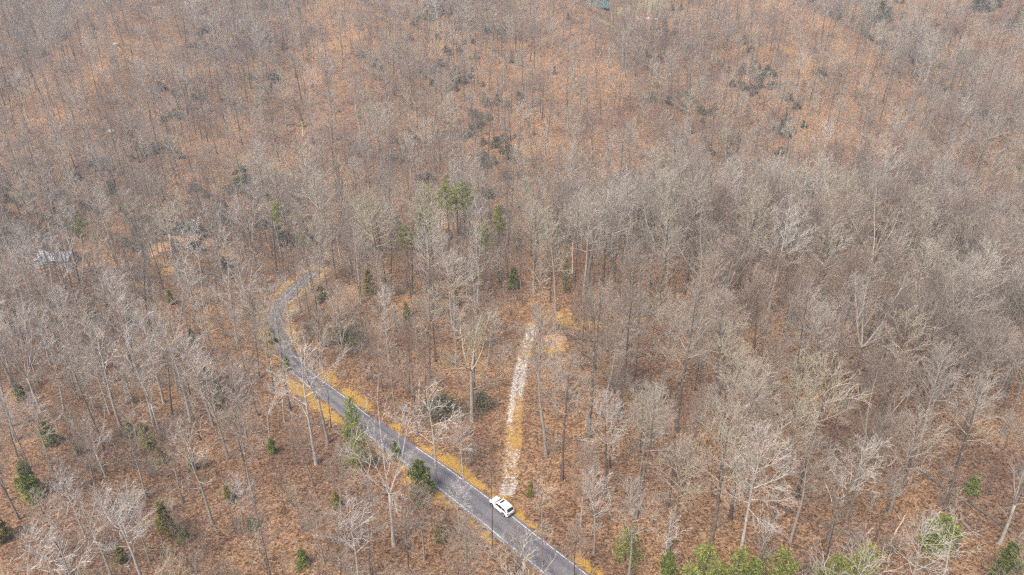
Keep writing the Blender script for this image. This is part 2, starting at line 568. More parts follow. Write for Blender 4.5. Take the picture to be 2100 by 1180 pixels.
# ------------------------------------------------------------------ mesh builders for stems and leaves
class MB:
    def __init__(s):
        s.v, s.f = [], []
    def tube(s, pts, rad, n):
        b = len(s.v)
        v = s.v
        m = len(pts)
        for k in range(m):
            p = pts[k]
            q0 = pts[max(k - 1, 0)]; q1 = pts[min(k + 1, m - 1)]
            dx, dy, dz = q1[0] - q0[0], q1[1] - q0[1], q1[2] - q0[2]
            L = math.sqrt(dx * dx + dy * dy + dz * dz) or 1
            dx /= L; dy /= L; dz /= L
            # stable perpendicular
            if abs(dz) < 0.95:
                ax, ay, az = dy, -dx, 0.0
            else:
                ax, ay, az = 0.0, dz, -dy
            L = math.sqrt(ax * ax + ay * ay + az * az) or 1
            ax /= L; ay /= L; az /= L
            bx_, by_, bz_ = dy * az - dz * ay, dz * ax - dx * az, dx * ay - dy * ax
            r = rad[k]
            for i in range(n):
                a = 6.283185 * i / n
                c, sn = math.cos(a) * r, math.sin(a) * r
                v.append((p[0] + ax * c + bx_ * sn, p[1] + ay * c + by_ * sn, p[2] + az * c + bz_ * sn))
        f = s.f
        for k in range(m - 1):
            for i in range(n):
                a = b + k * n + i
                a2 = b + k * n + (i + 1) % n
                f.append((a, a2, a2 + n, a + n))
        f.append(tuple(b + (m - 1) * n + i for i in range(n)))
    def cone(s, p, d, L, r):
        dx, dy, dz = d
        ax, ay = dy, -dx
        q = math.sqrt(ax * ax + ay * ay)
        if q < 1e-4:
            ax, ay, q = 1.0, 0.0, 1.0
        ax /= q; ay /= q
        bx_, by_, bz_ = -dz * ay, dz * ax, dx * ay - dy * ax
        b = len(s.v)
        h = 0.866 * r
        s.v += [(p[0] + ax * r, p[1] + ay * r, p[2]),
                (p[0] - ax * .5 * r + bx_ * h, p[1] - ay * .5 * r + by_ * h, p[2] + bz_ * h),
                (p[0] - ax * .5 * r - bx_ * h, p[1] - ay * .5 * r - by_ * h, p[2] - bz_ * h),
                (p[0] + dx * L, p[1] + dy * L, p[2] + dz * L)]
        s.f += [(b, b + 1, b + 3), (b + 1, b + 2, b + 3), (b + 2, b, b + 3)]
    def leaf(s, p, d, w, L, g, fold=0.25):
        """two folded triangles: a leaf or a spray of needles"""
        sx, sy, sz = d[1] * w[2] - d[2] * w[1], d[2] * w[0] - d[0] * w[2], d[0] * w[1] - d[1] * w[0]
        q = math.sqrt(sx * sx + sy * sy + sz * sz) or 1
        sx *= g / q; sy *= g / q; sz *= g / q
        b = len(s.v)
        mx, my, mz = p[0] + d[0] * L * .45, p[1] + d[1] * L * .45, p[2] + d[2] * L * .45
        k = g * fold
        s.v += [p, (mx + sx + w[0] * k, my + sy + w[1] * k, mz + sz + w[2] * k), (p[0] + d[0] * L, p[1] + d[1] * L, p[2] + d[2] * L), (mx - sx + w[0] * k, my - sy + w[1] * k, mz - sz + w[2] * k)]
        s.f += [(b, b + 1, b + 2), (b, b + 2, b + 3)]
    def box(s, x0, x1, y0, y1, z0, z1):
        b = len(s.v)
        s.v += [(x0, y0, z0), (x1, y0, z0), (x1, y1, z0), (x0, y1, z0), (x0, y0, z1), (x1, y0, z1), (x1, y1, z1), (x0, y1, z1)]
        for q in ((0, 3, 2, 1), (4, 5, 6, 7), (0, 1, 5, 4), (1, 2, 6, 5), (2, 3, 7, 6), (3, 0, 4, 7)):
            s.f.append(tuple(b + i for i in q))
    def add(s, o):
        b = len(s.v)
        s.v += o.v
        s.f += [tuple(b + i for i in q) for q in o.f]
    def mesh(s, name, mat, sm=False):
        return new_mesh(name, s.v, s.f, mat, sm)

def nrm(d):
    q = math.sqrt(d[0] * d[0] + d[1] * d[1] + d[2] * d[2]) or 1
    return (d[0] / q, d[1] / q, d[2] / q)

def rand_dir(r):
    z = r.uniform(-1, 1); a = r.uniform(0, 6.2832); q = math.sqrt(1 - z * z)
    return (q * math.cos(a), q * math.sin(a), z)

def deflect(d, ang, r):
    """a direction at ang from d, at a random azimuth"""
    e = rand_dir(r)
    k = e[0] * d[0] + e[1] * d[1] + e[2] * d[2]
    e = nrm((e[0] - k * d[0], e[1] - k * d[1], e[2] - k * d[2]))
    c, s_ = math.cos(ang), math.sin(ang)
    return (d[0] * c + e[0] * s_, d[1] * c + e[1] * s_, d[2] * c + e[2] * s_)

def stem_path(p, d, L, seg, wob, up, r):
    n = max(2, int(L / seg))
    st = L / n
    pts = [p]
    dirs = [d]
    for k in range(n):
        e = rand_dir(r)
        d = nrm((d[0] + e[0] * wob, d[1] + e[1] * wob, d[2] + e[2] * wob + up))
        p = (p[0] + d[0] * st, p[1] + d[1] * st, p[2] + d[2] * st)
        pts.append(p); dirs.append(d)
    return pts, dirs

def at_path(pts, dirs, t):
    k = t * (len(pts) - 1)
    i = min(int(k), len(pts) - 2)
    u = k - i
    a, b = pts[i], pts[i + 1]
    return (a[0] + (b[0] - a[0]) * u, a[1] + (b[1] - a[1]) * u, a[2] + (b[2] - a[2]) * u), dirs[i + 1]

def bare_tree(seed, H=22, R0=0.26, clear=0.5, Rc=4.0, nl=18, el=(25, 68), up=0.06, wob=0.12, fork=None, leaders=3,
              d2=1.9, d3=2.9, d4=5, tw=0.017, lean=0.03, twl=1.0, ang2=(30, 55)):
    r = random.Random(seed)
    T, C = MB(), MB()
    ht = H * (fork if fork else 0.98)
    tp, td = stem_path((0, 0, -0.4), nrm((r.uniform(-lean, lean), r.uniform(-lean, lean), 1)), ht + 0.4, 2.0, 0.05, 0.05, r)
    n = len(tp) - 1
    rtop = 0.62 if fork else 0.10
    rad = [R0 * ((1 - k / n) * (1 - rtop) + rtop) * (1.35 if k == 0 else 1) for k in range(n + 1)]
    T.tube(tp, rad, 7)
    starts = []
    if fork:
        a0 = r.uniform(0, 6.28)
        for q in range(leaders):
            a = a0 + 6.283 * q / leaders + r.uniform(-.3, .3)
            e = R(r.uniform(48, 74))
            d = (math.cos(a) * math.cos(e), math.sin(a) * math.cos(e), math.sin(e))
            L = (H - ht) / math.sin(e) * r.uniform(0.85, 1.1)
            lp, ld = stem_path(tp[-1], d, L, 1.2, wob, up * 0.5, r)
            rl = R0 * 0.62 / math.sqrt(leaders) * 1.25
            C.tube(lp, [rl * (1 - 0.85 * k / (len(lp) - 1)) for k in range(len(lp))], 5)
            m = max(3, int(nl / leaders))
            for i in range(m):
                s = 0.18 + 0.8 * (i + r.random()) / m
                P, D = at_path(lp, ld, s)
                starts.append((P, deflect(D, R(r.uniform(28, 62)), r), Rc * r.uniform(.55, 1.0) * (1 - 0.6 * s), rl * (1 - .8 * s) * 0.6))
        for q in range(r.randint(1, 4)):
            s = r.uniform(clear, 0.97)
            P, D = at_path(tp, td, s)
            a = r.uniform(0, 6.28); e = R(r.uniform(10, 40))
            starts.append((P, (math.cos(a) * math.cos(e), math.sin(a) * math.cos(e), math.sin(e)), Rc * r.uniform(.4, .7), R0 * .2))
    else:
        az = r.uniform(0, 6.28)
        for i in range(nl):
            s = (i + r.random() * .8) / nl
            P, D = at_path(tp, td, clear + (1 - clear) * s * 0.98)
            az += 2.399 + r.uniform(-.4, .4)
            e = R(el[0] + (el[1] - el[0]) * s + r.uniform(-8, 8))
            pr = 0.30 + 0.70 * math.sin(math.pi * min(1, 0.22 + 0.78 * s ** 0.9))
            starts.append((P, (math.cos(az) * math.cos(e), math.sin(az) * math.cos(e), math.sin(e)), Rc * pr * r.uniform(.8, 1.15) * 1.15, R0 * (0.24 - 0.13 * s)))
    for (p, d, L, rl) in starts:
        L = max(L, 0.7)
        rl = max(rl, 0.022)
        lp, ld = stem_path(p, d, L, 0.7, wob, up, r)
        C.tube(lp, [rl * (1 - 0.86 * k / (len(lp) - 1)) for k in range(len(lp))], 4 if rl > 0.045 else 3)
        n2 = max(2, int(L * d2))
        for i in range(n2):
            s = 0.16 + 0.84 * (i + r.random()) / n2
            P, D = at_path(lp, ld, s)
            L2 = L * r.uniform(.28, .55) * (1.12 - 0.75 * s) + 0.4
            D2 = deflect(D, R(r.uniform(*ang2)), r)
            D2 = nrm((D2[0], D2[1], D2[2] + 0.18))
            sp, sdv = stem_path(P, D2, L2, 0.8, wob, up, r)
            r2 = max(rl * (1 - .8 * s) * .5, tw * 1.5)
            C.tube(sp, [r2 * (1 - 0.7 * k / (len(sp) - 1)) for k in range(len(sp))], 3)
            n3 = max(2, int(L2 * d3))
            for j in range(n3):
                s3 = 0.12 + 0.88 * (j + r.random()) / n3
                P3, D3 = at_path(sp, sdv, s3)
                D4 = deflect(D3, R(r.uniform(22, 52)), r)
                D4 = nrm((D4[0], D4[1], D4[2] + 0.15))
                L3 = r.uniform(.5, 1.25) * (1.1 - .4 * s3) * twl
                C.cone(P3, D4, L3, tw)
                for q in range(d4):
                    u = r.uniform(.12, .92)
                    C.cone((P3[0] + D4[0] * L3 * u, P3[1] + D4[1] * L3 * u, P3[2] + D4[2] * L3 * u), deflect(D4, R(r.uniform(18, 48)), r), L3 * r.uniform(.3, .65), tw * .75)
    return T, C

def shrub(seed, H=3.0, n=9, spread=0.6, tw=0.016, d=6):
    r = random.Random(seed)
    C = MB()
    for i in range(n):
        a = r.uniform(0, 6.28); e = R(r.uniform(45, 85))
        dd = (math.cos(a) * math.cos(e) * spread * 1.6, math.sin(a) * math.cos(e) * spread * 1.6, math.sin(e))
        L = H * r.uniform(.6, 1.1)
        p0 = (r.uniform(-.25, .25), r.uniform(-.25, .25), -0.1)
        lp, ld = stem_path(p0, nrm(dd), L, 0.5, .16, .04, r)
        C.tube(lp, [0.022 * (1 - .8 * k / (len(lp) - 1)) for k in range(len(lp))], 3)
        for j in range(int(L * d)):
            P, D = at_path(lp, ld, r.uniform(.25, 1))
            D2 = deflect(D, R(r.uniform(25, 60)), r)
            L2 = r.uniform(.4, 1.0)
            C.cone(P, D2, L2, tw)
            for q in range(2):
                u = r.uniform(.2, .9)
                C.cone((P[0] + D2[0] * L2 * u, P[1] + D2[1] * L2 * u, P[2] + D2[2] * L2 * u), deflect(D2, R(35), r), L2 * .5, tw * .75)
    return C

def add_leaves(B, pts, r, size, g, n, spread):
    for p in pts:
        for _ in range(n):
            e = rand_dir(r)
            q = (p[0] + e[0] * spread * r.random(), p[1] + e[1] * spread * r.random(), p[2] + e[2] * spread * r.random())
            d = rand_dir(r)
            B.leaf(q, d, nrm((r.uniform(-.5, .5), r.uniform(-.5, .5), 1)), size * r.uniform(.7, 1.3), g * r.uniform(.7, 1.3))

def pine(seed, H=18, R0=0.18, start=0.6, Rc=2.6, nb=34, clump=46, size=0.42, droop=0.1, power=0.8, g=0.045, R_cl=0.55):
    """conifer: stem, whorled branches, tufts of needles at and along the branch ends"""
    r = random.Random(seed)
    T, B, L = MB(), MB(), MB()
    tp, td = stem_path((0, 0, -.3), (0, 0, 1), H, 1.5, 0.03, 0.03, r)
    n = len(tp) - 1
    T.tube(tp, [R0 * (1 - .93 * k / n) for k in range(n + 1)], 7)
    az = 0
    for i in range(nb):
        s = (i + r.random()) / nb
        P, D = at_path(tp, td, start + (1 - start) * s)
        az += 2.399 + r.uniform(-.5, .5)
        e = R(8 + 50 * s * s + r.uniform(-10, 10))
        Lb = Rc * max(0.12, (1 - s) ** power) * r.uniform(.6, 1.15) if start < .5 else Rc * max(.2, math.sin(math.pi * (0.2 + .75 * s))) * r.uniform(.6, 1.15)
        bp, bd = stem_path(P, (math.cos(az) * math.cos(e), math.sin(az) * math.cos(e), math.sin(e)), Lb, .5, .1, .03 - droop * .3, r)
        B.tube(bp, [max(.012, .05 * R0 / .18 * (1 - .8 * k / (len(bp) - 1))) for k in range(len(bp))], 3)
        nc = max(1, int(Lb * 2.2))
        for q in range(nc):
            c, D2 = at_path(bp, bd, min(1, .35 + .65 * (q + 1) / nc))
            c = (c[0] + r.uniform(-.3, .3), c[1] + r.uniform(-.3, .3), c[2] + r.uniform(-.1, .2))
            for _ in range(clump):
                d = rand_dir(r)
                d = nrm((d[0], d[1], d[2] * .7 + .25))
                o = R_cl * r.random() ** .6 * .6
                L.leaf((c[0] + d[0] * o, c[1] + d[1] * o, c[2] + d[2] * o * .7), d, rand_dir(r), size * r.uniform(.6, 1.2), g)
    return T, B, L

def leafy_mound(seed, H=3, W=2.2, n=2600, size=0.22, g=0.07, cone_=False, holes=0.3, base=0.05):
    """holly, laurel, cedar: leaves on twigs filling an uneven mound or cone"""
    r = random.Random(seed)
    T, L = MB(), MB()
    tp, td = stem_path((0, 0, -.2), (0, 0, 1), H * .9, .6, .06, .03, r)
    nT = len(tp) - 1
    T.tube(tp, [max(.02, .035 * H / 3 * (1 - .9 * k / nT)) for k in range(nT + 1)], 5)
    lobes = []
    nl = 26
    for i in range(nl):
        s = (i + r.random()) / nl
        a = i * 2.399 + r.uniform(-.5, .5)
        z = H * (base + (1 - base) * s)
        if cone_:
            rr = W * (1 - s) ** .75 * r.uniform(.45, 1.0)
        else:
            rr = W * math.sqrt(max(.03, 1 - (s * 1.0) ** 2)) * r.uniform(.3, .95)
        c = (math.cos(a) * rr * .75, math.sin(a) * rr * .75, z)
        lobes.append((c, r.uniform(.3, .62) * W * (.55 if cone_ else .6) * (1.15 - .5 * s)))
        P, D = at_path(tp, td, min(.95, max(.05, s * .8)))
        T.tube([P, ((P[0] + c[0]) / 2, (P[1] + c[1]) / 2, (P[2] + c[2]) / 2 + .1), c], [.02, .014, .006], 3)
    for i in range(n):
        c, rr = r.choice(lobes)
        d = rand_dir(r)
        o = rr * (r.random() ** .45)
        p = (c[0] + d[0] * o, c[1] + d[1] * o, max(.03, c[2] + d[2] * o * .75))
        dd = nrm((d[0] + r.uniform(-.7, .7), d[1] + r.uniform(-.7, .7), d[2] * .6 + r.uniform(-.3, .6)))
        L.leaf(p, dd, nrm((r.uniform(-.6, .6), r.uniform(-.6, .6), 1)), size * r.uniform(.6, 1.3), g * r.uniform(.7, 1.3))
    return T, L

# ------------------------------------------------------------------ tree kinds
KINDS = {}      # key -> dict(H, variants=[(trunk mesh, crown mesh)])
def kind(key, n, tm, cm, H, look, **kw):
    vs_ = []
    for i in range(n):
        T, C = bare_tree(hash((key, i)) % 100000 if False else sum(map(ord, key)) * 31 + i * 977, H=H, **kw)
        vs_.append((T.mesh('trunk', M[tm], True), C.mesh('crown', M[cm])))
    KINDS[key] = dict(H=H, v=vs_, look=look)

kind('forest', 4, 'trunk', 'limb', 22, 'grey', R0=.28, clear=.46, Rc=4.6, nl=22, el=(18, 64))
kind('tall', 3, 'trunk', 'limb', 27, 'tall grey', R0=.33, clear=.55, Rc=5.4, nl=23, el=(18, 62))
kind('broad', 3, 'trunk', 'limb', 22, 'broad grey', R0=.40, clear=.6, Rc=5.2, nl=28, fork=.50, leaders=4, wob=.16, d2=1.9)
kind('red', 3, 'trunk', 'twig_red', 19, 'fine-twigged brown', R0=.21, clear=.40, Rc=4.6, nl=26, el=(32, 72), up=.08, d2=2.1, d4=4)
kind('fan', 3, 'trunk_pale', 'limb_pale', 19, 'pale fan-crowned', R0=.23, clear=.42, Rc=4.9, nl=30, fork=.40, leaders=6, wob=.09, up=.06, ang2=(20, 42))
kind('pale', 3, 'trunk_pale', 'limb_pale', 22, 'pale silver', R0=.28, clear=.42, Rc=4.7, nl=21, el=(20, 62), wob=.15, d4=3)
kind('sycamore', 3, 'trunk_pale', 'white', 21, 'white crooked', R0=.30, clear=.38, Rc=5.2, nl=14, el=(12, 58), wob=.30, up=.03, d2=1.3, d3=2.1, d4=3, tw=.023)
kind('dark', 3, 'trunk_dark', 'limb', 21, 'dark-stemmed', R0=.23, clear=.55, Rc=4.0, nl=17, el=(22, 64))
kind('pole', 2, 'trunk_dark', 'limb', 18, 'slender dark', R0=.12, clear=.66, Rc=1.8, nl=9, el=(30, 70), d2=1.6, d3=2.2)
kind('young', 3, 'trunk', 'twig_red', 12, 'slim young brown', R0=.095, clear=.28, Rc=2.6, nl=19, el=(35, 72), up=.08, d2=2.2, d3=2.8, d4=3)

# ------------------------------------------------------------------ trees picked out of the photograph: kind, foot pixel, top pixel row
PICKED = [
    ('red', 640, 602, 470), ('fan', 655, 592, 452), ('forest', 672, 600, 440), ('fan', 548, 738, 592), ('pale', 600, 704, 566), ('red', 618, 640, 520), ('pale', 112, 568, 470),
    ('pale', 943, 1092, 988), ('red', 1062, 1172, 1072), ('forest', 1112, 1152, 1068), ('red', 1178, 1182, 1062), ('pole', 745, 885, 820),
    ('tall', 1530, 1010, 760), ('dark', 1475, 985, 770), ('tall', 1735, 1065, 830), ('dark', 1935, 1045, 800), ('dark', 2070, 1060, 830), ('tall', 1880, 940, 720),
    ('tall', 1650, 860, 640), ('forest', 1460, 860, 660), ('forest', 1580, 800, 600), ('tall', 1960, 850, 640), ('red', 2050, 820, 640), ('forest', 1700, 780, 590),
    ('fan', 808, 1119, 857), ('sycamore', 893, 992, 792), ('pale', 951, 990, 860), ('broad', 968, 862, 650), ('pole', 1011, 1148, 945),
    ('dark', 1152, 985, 742), ('tall', 1120, 935, 655), ('tall', 1208, 898, 600), ('forest', 1272, 848, 590), ('dark', 1337, 732, 600),
    ('forest', 1300, 775, 600), ('pale', 797, 742, 592), ('pale', 927, 664, 482), ('pale', 980, 620, 455), ('broad', 1205, 588, 402),
    ('forest', 1178, 577, 400), ('dark', 893, 742, 560), ('dark', 883, 776, 600), ('dark', 818, 742, 640), ('pale', 741, 622, 458),
    ('broad', 361, 556, 402), ('fan', 529, 553, 418), ('pale', 276, 706, 558), ('pole', 334, 720, 590), ('forest', 146, 722, 596),
    ('fan', 488, 716, 602), ('fan', 417, 775, 650), ('fan', 583, 866, 748), ('pale', 226, 850, 712), ('fan', 217, 978, 852),
    ('fan', 285, 916, 815), ('sycamore', 436, 1073, 868), ('red', 376, 1032, 876), ('pale', 102, 906, 805), ('pale', 505, 896, 745),
    ('red', 644, 998, 868), ('sycamore', 230, 1186, 1030), ('pale', 307, 1152, 1015), ('pale', 501, 1093, 975), ('sycamore', 532, 1132, 1060),
    ('forest', 665, 1156, 1016), ('fan', 673, 911, 674), ('pole', 680, 881, 752), ('dark', 1497, 1066, 790), ('tall', 1585, 1066, 838),
    ('forest', 1620, 1112, 900), ('forest', 1697, 1112, 890), ('dark', 1851, 1002, 780), ('dark', 1795, 1107, 960), ('dark', 2022, 1016, 850),
    ('fan', 1553, 1152, 1042), ('sycamore', 1925, 1212, 1060), ('broad', 2050, 1115, 950), ('forest', 1450, 1142, 814), ('dark', 1425, 802, 690),
    ('forest', 1773, 800, 690), ('sycamore', 1101, 652, 538), ('forest', 1550, 905, 690), ('red', 1480, 640, 470), ('red', 1560, 690, 520),
    ('red', 1650, 720, 545), ('red', 1730, 680, 510), ('red', 1830, 720, 560), ('red', 1900, 760, 600), ('red', 1990, 740, 580),
    ('broad', 1330, 590, 400), ('broad', 1420, 610, 430), ('red', 1380, 560, 395), ('forest', 1260, 560, 385), ('red', 1100, 545, 390),
    ('forest', 1040, 570, 410), ('red', 780, 560, 405), ('fan', 700, 540, 395), ('red', 640, 540, 420), ('fan', 600, 500, 385),
    ('sycamore', 135, 562, 470), ('forest', 100, 572, 450), ('red', 150, 570, 460), ('forest', 88, 604, 462), ('fan', 142, 612, 478), ('red', 715, 585, 430), ('forest', 755, 572, 410), ('red', 690, 572, 440), ('forest', 735, 598, 450), ('red', 790, 580, 420), ('sycamore', 60, 600, 500), ('forest', 210, 590, 470), ('broad', 30, 690, 560), ('fan', 500, 640, 520),
    ('forest', 300, 1020, 880), ('pale', 175, 1100, 960), ('dark', 140, 1180, 1010), ('pale', 60, 960, 800), ('red', 700, 1060, 920),
    ('forest', 760, 1180, 1020), ('pale', 740, 1215, 1030), ('red', 870, 1150, 1000), ('forest', 960, 1230, 1050), ('forest', 1290, 1185, 985),
    ('forest', 1370, 1130, 900), ('sycamore', 1360, 1175, 1050), ('dark', 1250, 960, 760), ('forest', 1240, 1020, 800), ('tall', 1310, 1000, 800),
    ('red', 1190, 1080, 930), ('sycamore', 1110, 1090, 985), ('broad', 1750, 1000, 800), ('dark', 1960, 960, 770), ('broad', 2090, 980, 780),
    ('red', 1400, 960, 800), ('forest', 1620, 940, 740), ('dark', 1690, 950, 790), ('red', 1800, 900, 720), ('forest', 1900, 880, 700),
]

PLACED = []          # dict(kind, x, y, z, h, px, py, s)
def try_add(kd, x, y, hh, force=False, z=None):
    z = hz(x, y) if z is None else z
    a = proj((x, y, z)); b = proj((x, y, z + hh))
    PLACED.append(dict(k=kd, x=x, y=y, z=z, h=hh, fx=a[0], fy=a[1], tx=b[0], ty=b[1], zc=a[2], force=force))

for kd, bx_, by_, ty_ in PICKED:
    g = hit(bx_, by_)
    lo, hi = 3.0, 31.0
    for _ in range(30):
        m = (lo + hi) / 2
        if proj((g[0], g[1], g[2] + m))[1] > ty_: lo = m
        else: hi = m
    try_add(kd, float(g[0]), float(g[1]), min(max(lo, 8.0), 29.0), True)

# evergreens seen in the photograph: kind, foot pixel x, y, top pixel y, width factor, landmark phrase
EVS = [
    ('hemlock', 737, 966, 818, 1.0, 'tall dark green conifer beside the road'),
    ('holly', 862, 1020, 950, 1.0, 'bright green holly at the road edge'),
    ('holly', 812, 935, 905, .9, 'small green holly seen through the pale fan tree'),
    ('cedar', 345, 1098, 1032, 1.1, 'dense olive green cedar in the lower wood'),
    ('holly', 378, 1112, 1078, .9, 'low green bush tucked beside the olive cedar'),
    ('youngpine', 1282, 1150, 1060, 1.05, 'thin yellow-green pine sapling right of the road'),
    ('holly', 1922, 1132, 1062, 1.25, 'wide dark green holly near the fallen logs'),
    ('holly', 2050, 1195, 1120, .9, 'grey-green bush in the lower right corner'),
    ('youngpine', 1440, 1228, 1112, 1.45, 'yellow-green pine top at the bottom edge'),
    ('youngpine', 1500, 1220, 1124, 1.4, 'dark-tufted pine second along the bottom edge'),
    ('youngpine', 1590, 1230, 1122, 1.5, 'lush pine third along the bottom edge'),
    ('holly', 1535, 1215, 1148, .9, 'dark holly between the bottom edge pines'),
    ('youngpine', 1690, 1228, 1132, 1.4, 'pine fourth along the bottom edge'),
    ('youngpine', 1752, 1232, 1124, 1.5, 'broad pine fifth along the bottom edge'),
    ('holly', 1365, 1190, 1135, .8, 'dark green bush left of the edge pines'),
    ('holly', 70, 1020, 952, 1.0, 'green holly in the lower left wood'),
    ('cedar', 8, 1108, 1058, 1.3, 'olive cedar at the lower left border'),
    ('holly', 106, 912, 866, .9, 'small holly above the lower left holly'),
    ('cedar', 303, 915, 868, 1.2, 'rounded cedar bush below the fan trees'),
    ('cedar', 455, 838, 778, .9, 'slim cedar left of the road bend'),
    ('holly', 488, 826, 788, .8, 'short holly next to the slim cedar'),
    ('holly', 590, 762, 732, .8, 'small green bush touching the road bend'),
    ('cedar', 902, 1112, 1068, 1.0, 'olive sapling below the road'),
    ('laurel', 905, 850, 790, 1.25, 'olive evergreen behind the big spreading tree'),
    ('laurel', 985, 838, 790, .9, 'olive evergreen between big tree and track'),
    ('laurel', 702, 700, 622, 1.0, 'large grey-green laurel inside the road curve'),
    ('laurel', 735, 710, 660, .9, 'lower grey-green laurel inside the road curve'),
    ('cedar', 660, 618, 585, 1.8, 'olive shrub above the road curve'),
    ('cedar', 758, 602, 553, 1.3, 'yellow-green cedar on the saddle'),
    ('pine', 887, 552, 376, .9, 'leftmost pine of the ridge trio'),
    ('pine', 925, 560, 366, .95, 'middle pine of the ridge trio'),
    ('pine', 957, 556, 362, .9, 'rightmost pine of the ridge trio'),
    ('pine', 874, 600, 430, .9, 'pine with two tufts below the trio'),
    ('pine', 842, 610, 464, 1.0, 'spreading pine beside the two-tuft pine'),
    ('pine', 1000, 620, 458, .75, 'narrow green pine among pale trunks'),
    ('pine', 1028, 590, 428, .7, 'brownish topped pine on the ridge'),
    ('pine', 1060, 610, 480, .65, 'thin pine right of the brownish pine'),
    ('hemlock', 1160, 600, 530, .7, 'slim hemlock at the ridge back'),
    ('holly', 1052, 592, 548, .9, 'small holly near the ridge pines'),
    ('cedar', 935, 628, 595, 1.2, 'olive bush among pale ridge trunks'),
    ('pine', 196, 590, 444, .85, 'pine above the white-roofed house'),
    ('pine', 632, 590, 468, .75, 'lone pine near the far road end'),
    ('pine', 583, 560, 412, .55, 'sparse pine left of the lone pine'),
    ('holly', 285, 500, 462, .7, 'dark bush at the top of the clearing'),
    ('cedar', 190, 655, 622, 1.2, 'olive bush below the white-roofed house'),
    ('holly', 272, 668, 622, .8, 'slim holly beside a pale trunk'),
    ('cedar', 352, 625, 595, 1.2, 'olive shrub under the clearing'),
    ('holly', 1806, 44, 0, 1.7, 'round dark evergreen on the skyline slope'),
    ('holly', 2010, 22, -22, 1.8, 'dark evergreen left of the corner pair'),
    ('holly', 2045, 16, -10, 1.4, 'small evergreen in the upper corner pair'),
    ('hemlock', 2082, 58, 8, 1.5, 'green conifer in the upper right corner'),
    ('holly', 500, 388, 340, 1.5, 'dark holly on the far left slope'),
    ('hemlock', 620, 264, 222, .7, 'thin conifer halfway up the far slope'),
    ('holly', 1652, 400, 358, 1.4, 'holly on the right of the far slope'),
    ('cedar', 1137, 152, 136, 1.4, 'tiny olive bush high on the slope'),
    ('holly', 1165, 41, 27, 1.0, 'tiny dark bush under the teal building'),
    ('cedar', 1560, 172, 144, 1.1, 'olive sapling on the upper right slope'),
    ('laurel', 1683, 155, 116, 1.0, 'pale laurel on the upper right slope'),
    ('laurel', 742, 118, 92, 1.0, 'dark laurel clump high on the slope'),
    ('laurel', 772, 136, 112, 1.0, 'second dark laurel clump high on the slope'),
    ('laurel', 838, 82, 52, 1.0, 'dark laurel above the high clumps'),
    ('laurel', 905, 136, 110, .9, 'laurel beside the pale fallen trunk'),
    ('laurel', 960, 282, 252, .9, 'dark laurel low on the middle slope'),
    ('laurel', 978, 265, 240, .8, 'laurel above the low middle laurel'),
    ('laurel', 1335, 205, 172, 1.2, 'wide laurel thicket on the slope'),
    ('laurel', 1370, 212, 178, 1.1, 'laurel joined to the wide thicket'),
    ('laurel', 1410, 200, 172, 1.0, 'right end of the laurel thicket'),
    ('laurel', 1690, 445, 402, 1.1, 'upper dark laurel along the ravine'),
    ('laurel', 1740, 458, 412, 1.1, 'second dark laurel along the ravine'),
    ('laurel', 1880, 440, 402, 1.1, 'ravine laurel under a leaning tree'),
    ('laurel', 1945, 470, 420, 1.2, 'biggest dark laurel in the ravine'),
    ('laurel', 1990, 560, 505, 1.1, 'laurel where the ravine turns down'),
    ('laurel', 2065, 600, 545, 1.2, 'laurel at the right end of the ravine'),
    ('laurel', 2085, 650, 600, 1.1, 'lowest laurel in the ravine'),
    ('laurel', 1600, 320, 285, 1.0, 'laurel in the middle right slope'),
    ('laurel', 1495, 330, 300, .9, 'laurel left of the middle right one'),
    ('laurel', 190, 62, 36, 1.0, 'dim laurel in the upper left'),
    ('laurel', 330, 185, 152, 1.1, 'dark laurel on the upper left slope'),
    ('laurel', 362, 198, 166, 1.0, 'laurel downhill of the upper left one'),
    ('laurel', 460, 550, 500, 1.0, 'grey laurel right of the clearing'),
    ('laurel', 640, 70, 40, 1.0, 'laurel near the top left centre'),
    ('cedar', 425, 786, 752, 1.3, 'olive sapling left of the slim cedar'),
    ('holly', 268, 893, 866, 1.1, 'small green bush left of the rounded cedar'),
    ('cedar', 332, 948, 915, 1.3, 'olive sapling below the rounded cedar'),
    ('holly', 398, 962, 934, 1.0, 'green sapling above the dense olive cedar'),
    ('cedar', 162, 932, 902, 1.2, 'olive sapling between the lower left hollies'),
    ('holly', 560, 930, 900, 1.0, 'green sapling in the wood left of the road'),
    ('cedar', 470, 1030, 996, 1.2, 'olive sapling right of the dense olive cedar'),
    ('cedar', 250, 1152, 1118, 1.3, 'olive sapling near the bottom left border'),
    ('holly', 520, 1085, 1058, 1.0, 'green sapling in the lower centre-left wood'),
    ('cedar', 690, 1040, 1008, 1.2, 'olive sapling beneath the tall dark conifer'),
    ('holly', 622, 1160, 1128, 1.1, 'green sapling near the bottom edge left of the road'),
    ('cedar', 1088, 1018, 990, 1.1, 'olive tuft right of the parked car'),
    ('holly', 1990, 1012, 978, 1.4, 'green laurel-like bush above the long log'),
    ('cedar', 1505, 972, 944, 1.0, 'olive tuft among the dark trunks'),
    ('holly', 560, 702, 672, 1.0, 'green bush outside the road bend'),
    ('cedar', 520, 640, 606, 1.2, 'olive sapling left above the road bend'),
    ('holly', 395, 705, 676, 1.0, 'green sapling in the middle left wood'),
    ('cedar', 1330, 905, 874, 1.0, 'olive sapling right of the brush heap'),
    ('holly', 45, 820, 788, 1.2, 'green bush at the left border'),
    ('cedar', 835, 655, 622, 1.2, 'olive bush under the spreading pine'),
]

# the rest of the wood, planted at forest spacing
CAR_P = hit(1029, 1040)
TEAL_P = hit(1222, 14)
WH_P = hit(122, 541)

def blocked(x, y, hh, z):
    """keep feet off the road, track, buildings and clearings"""
    return None

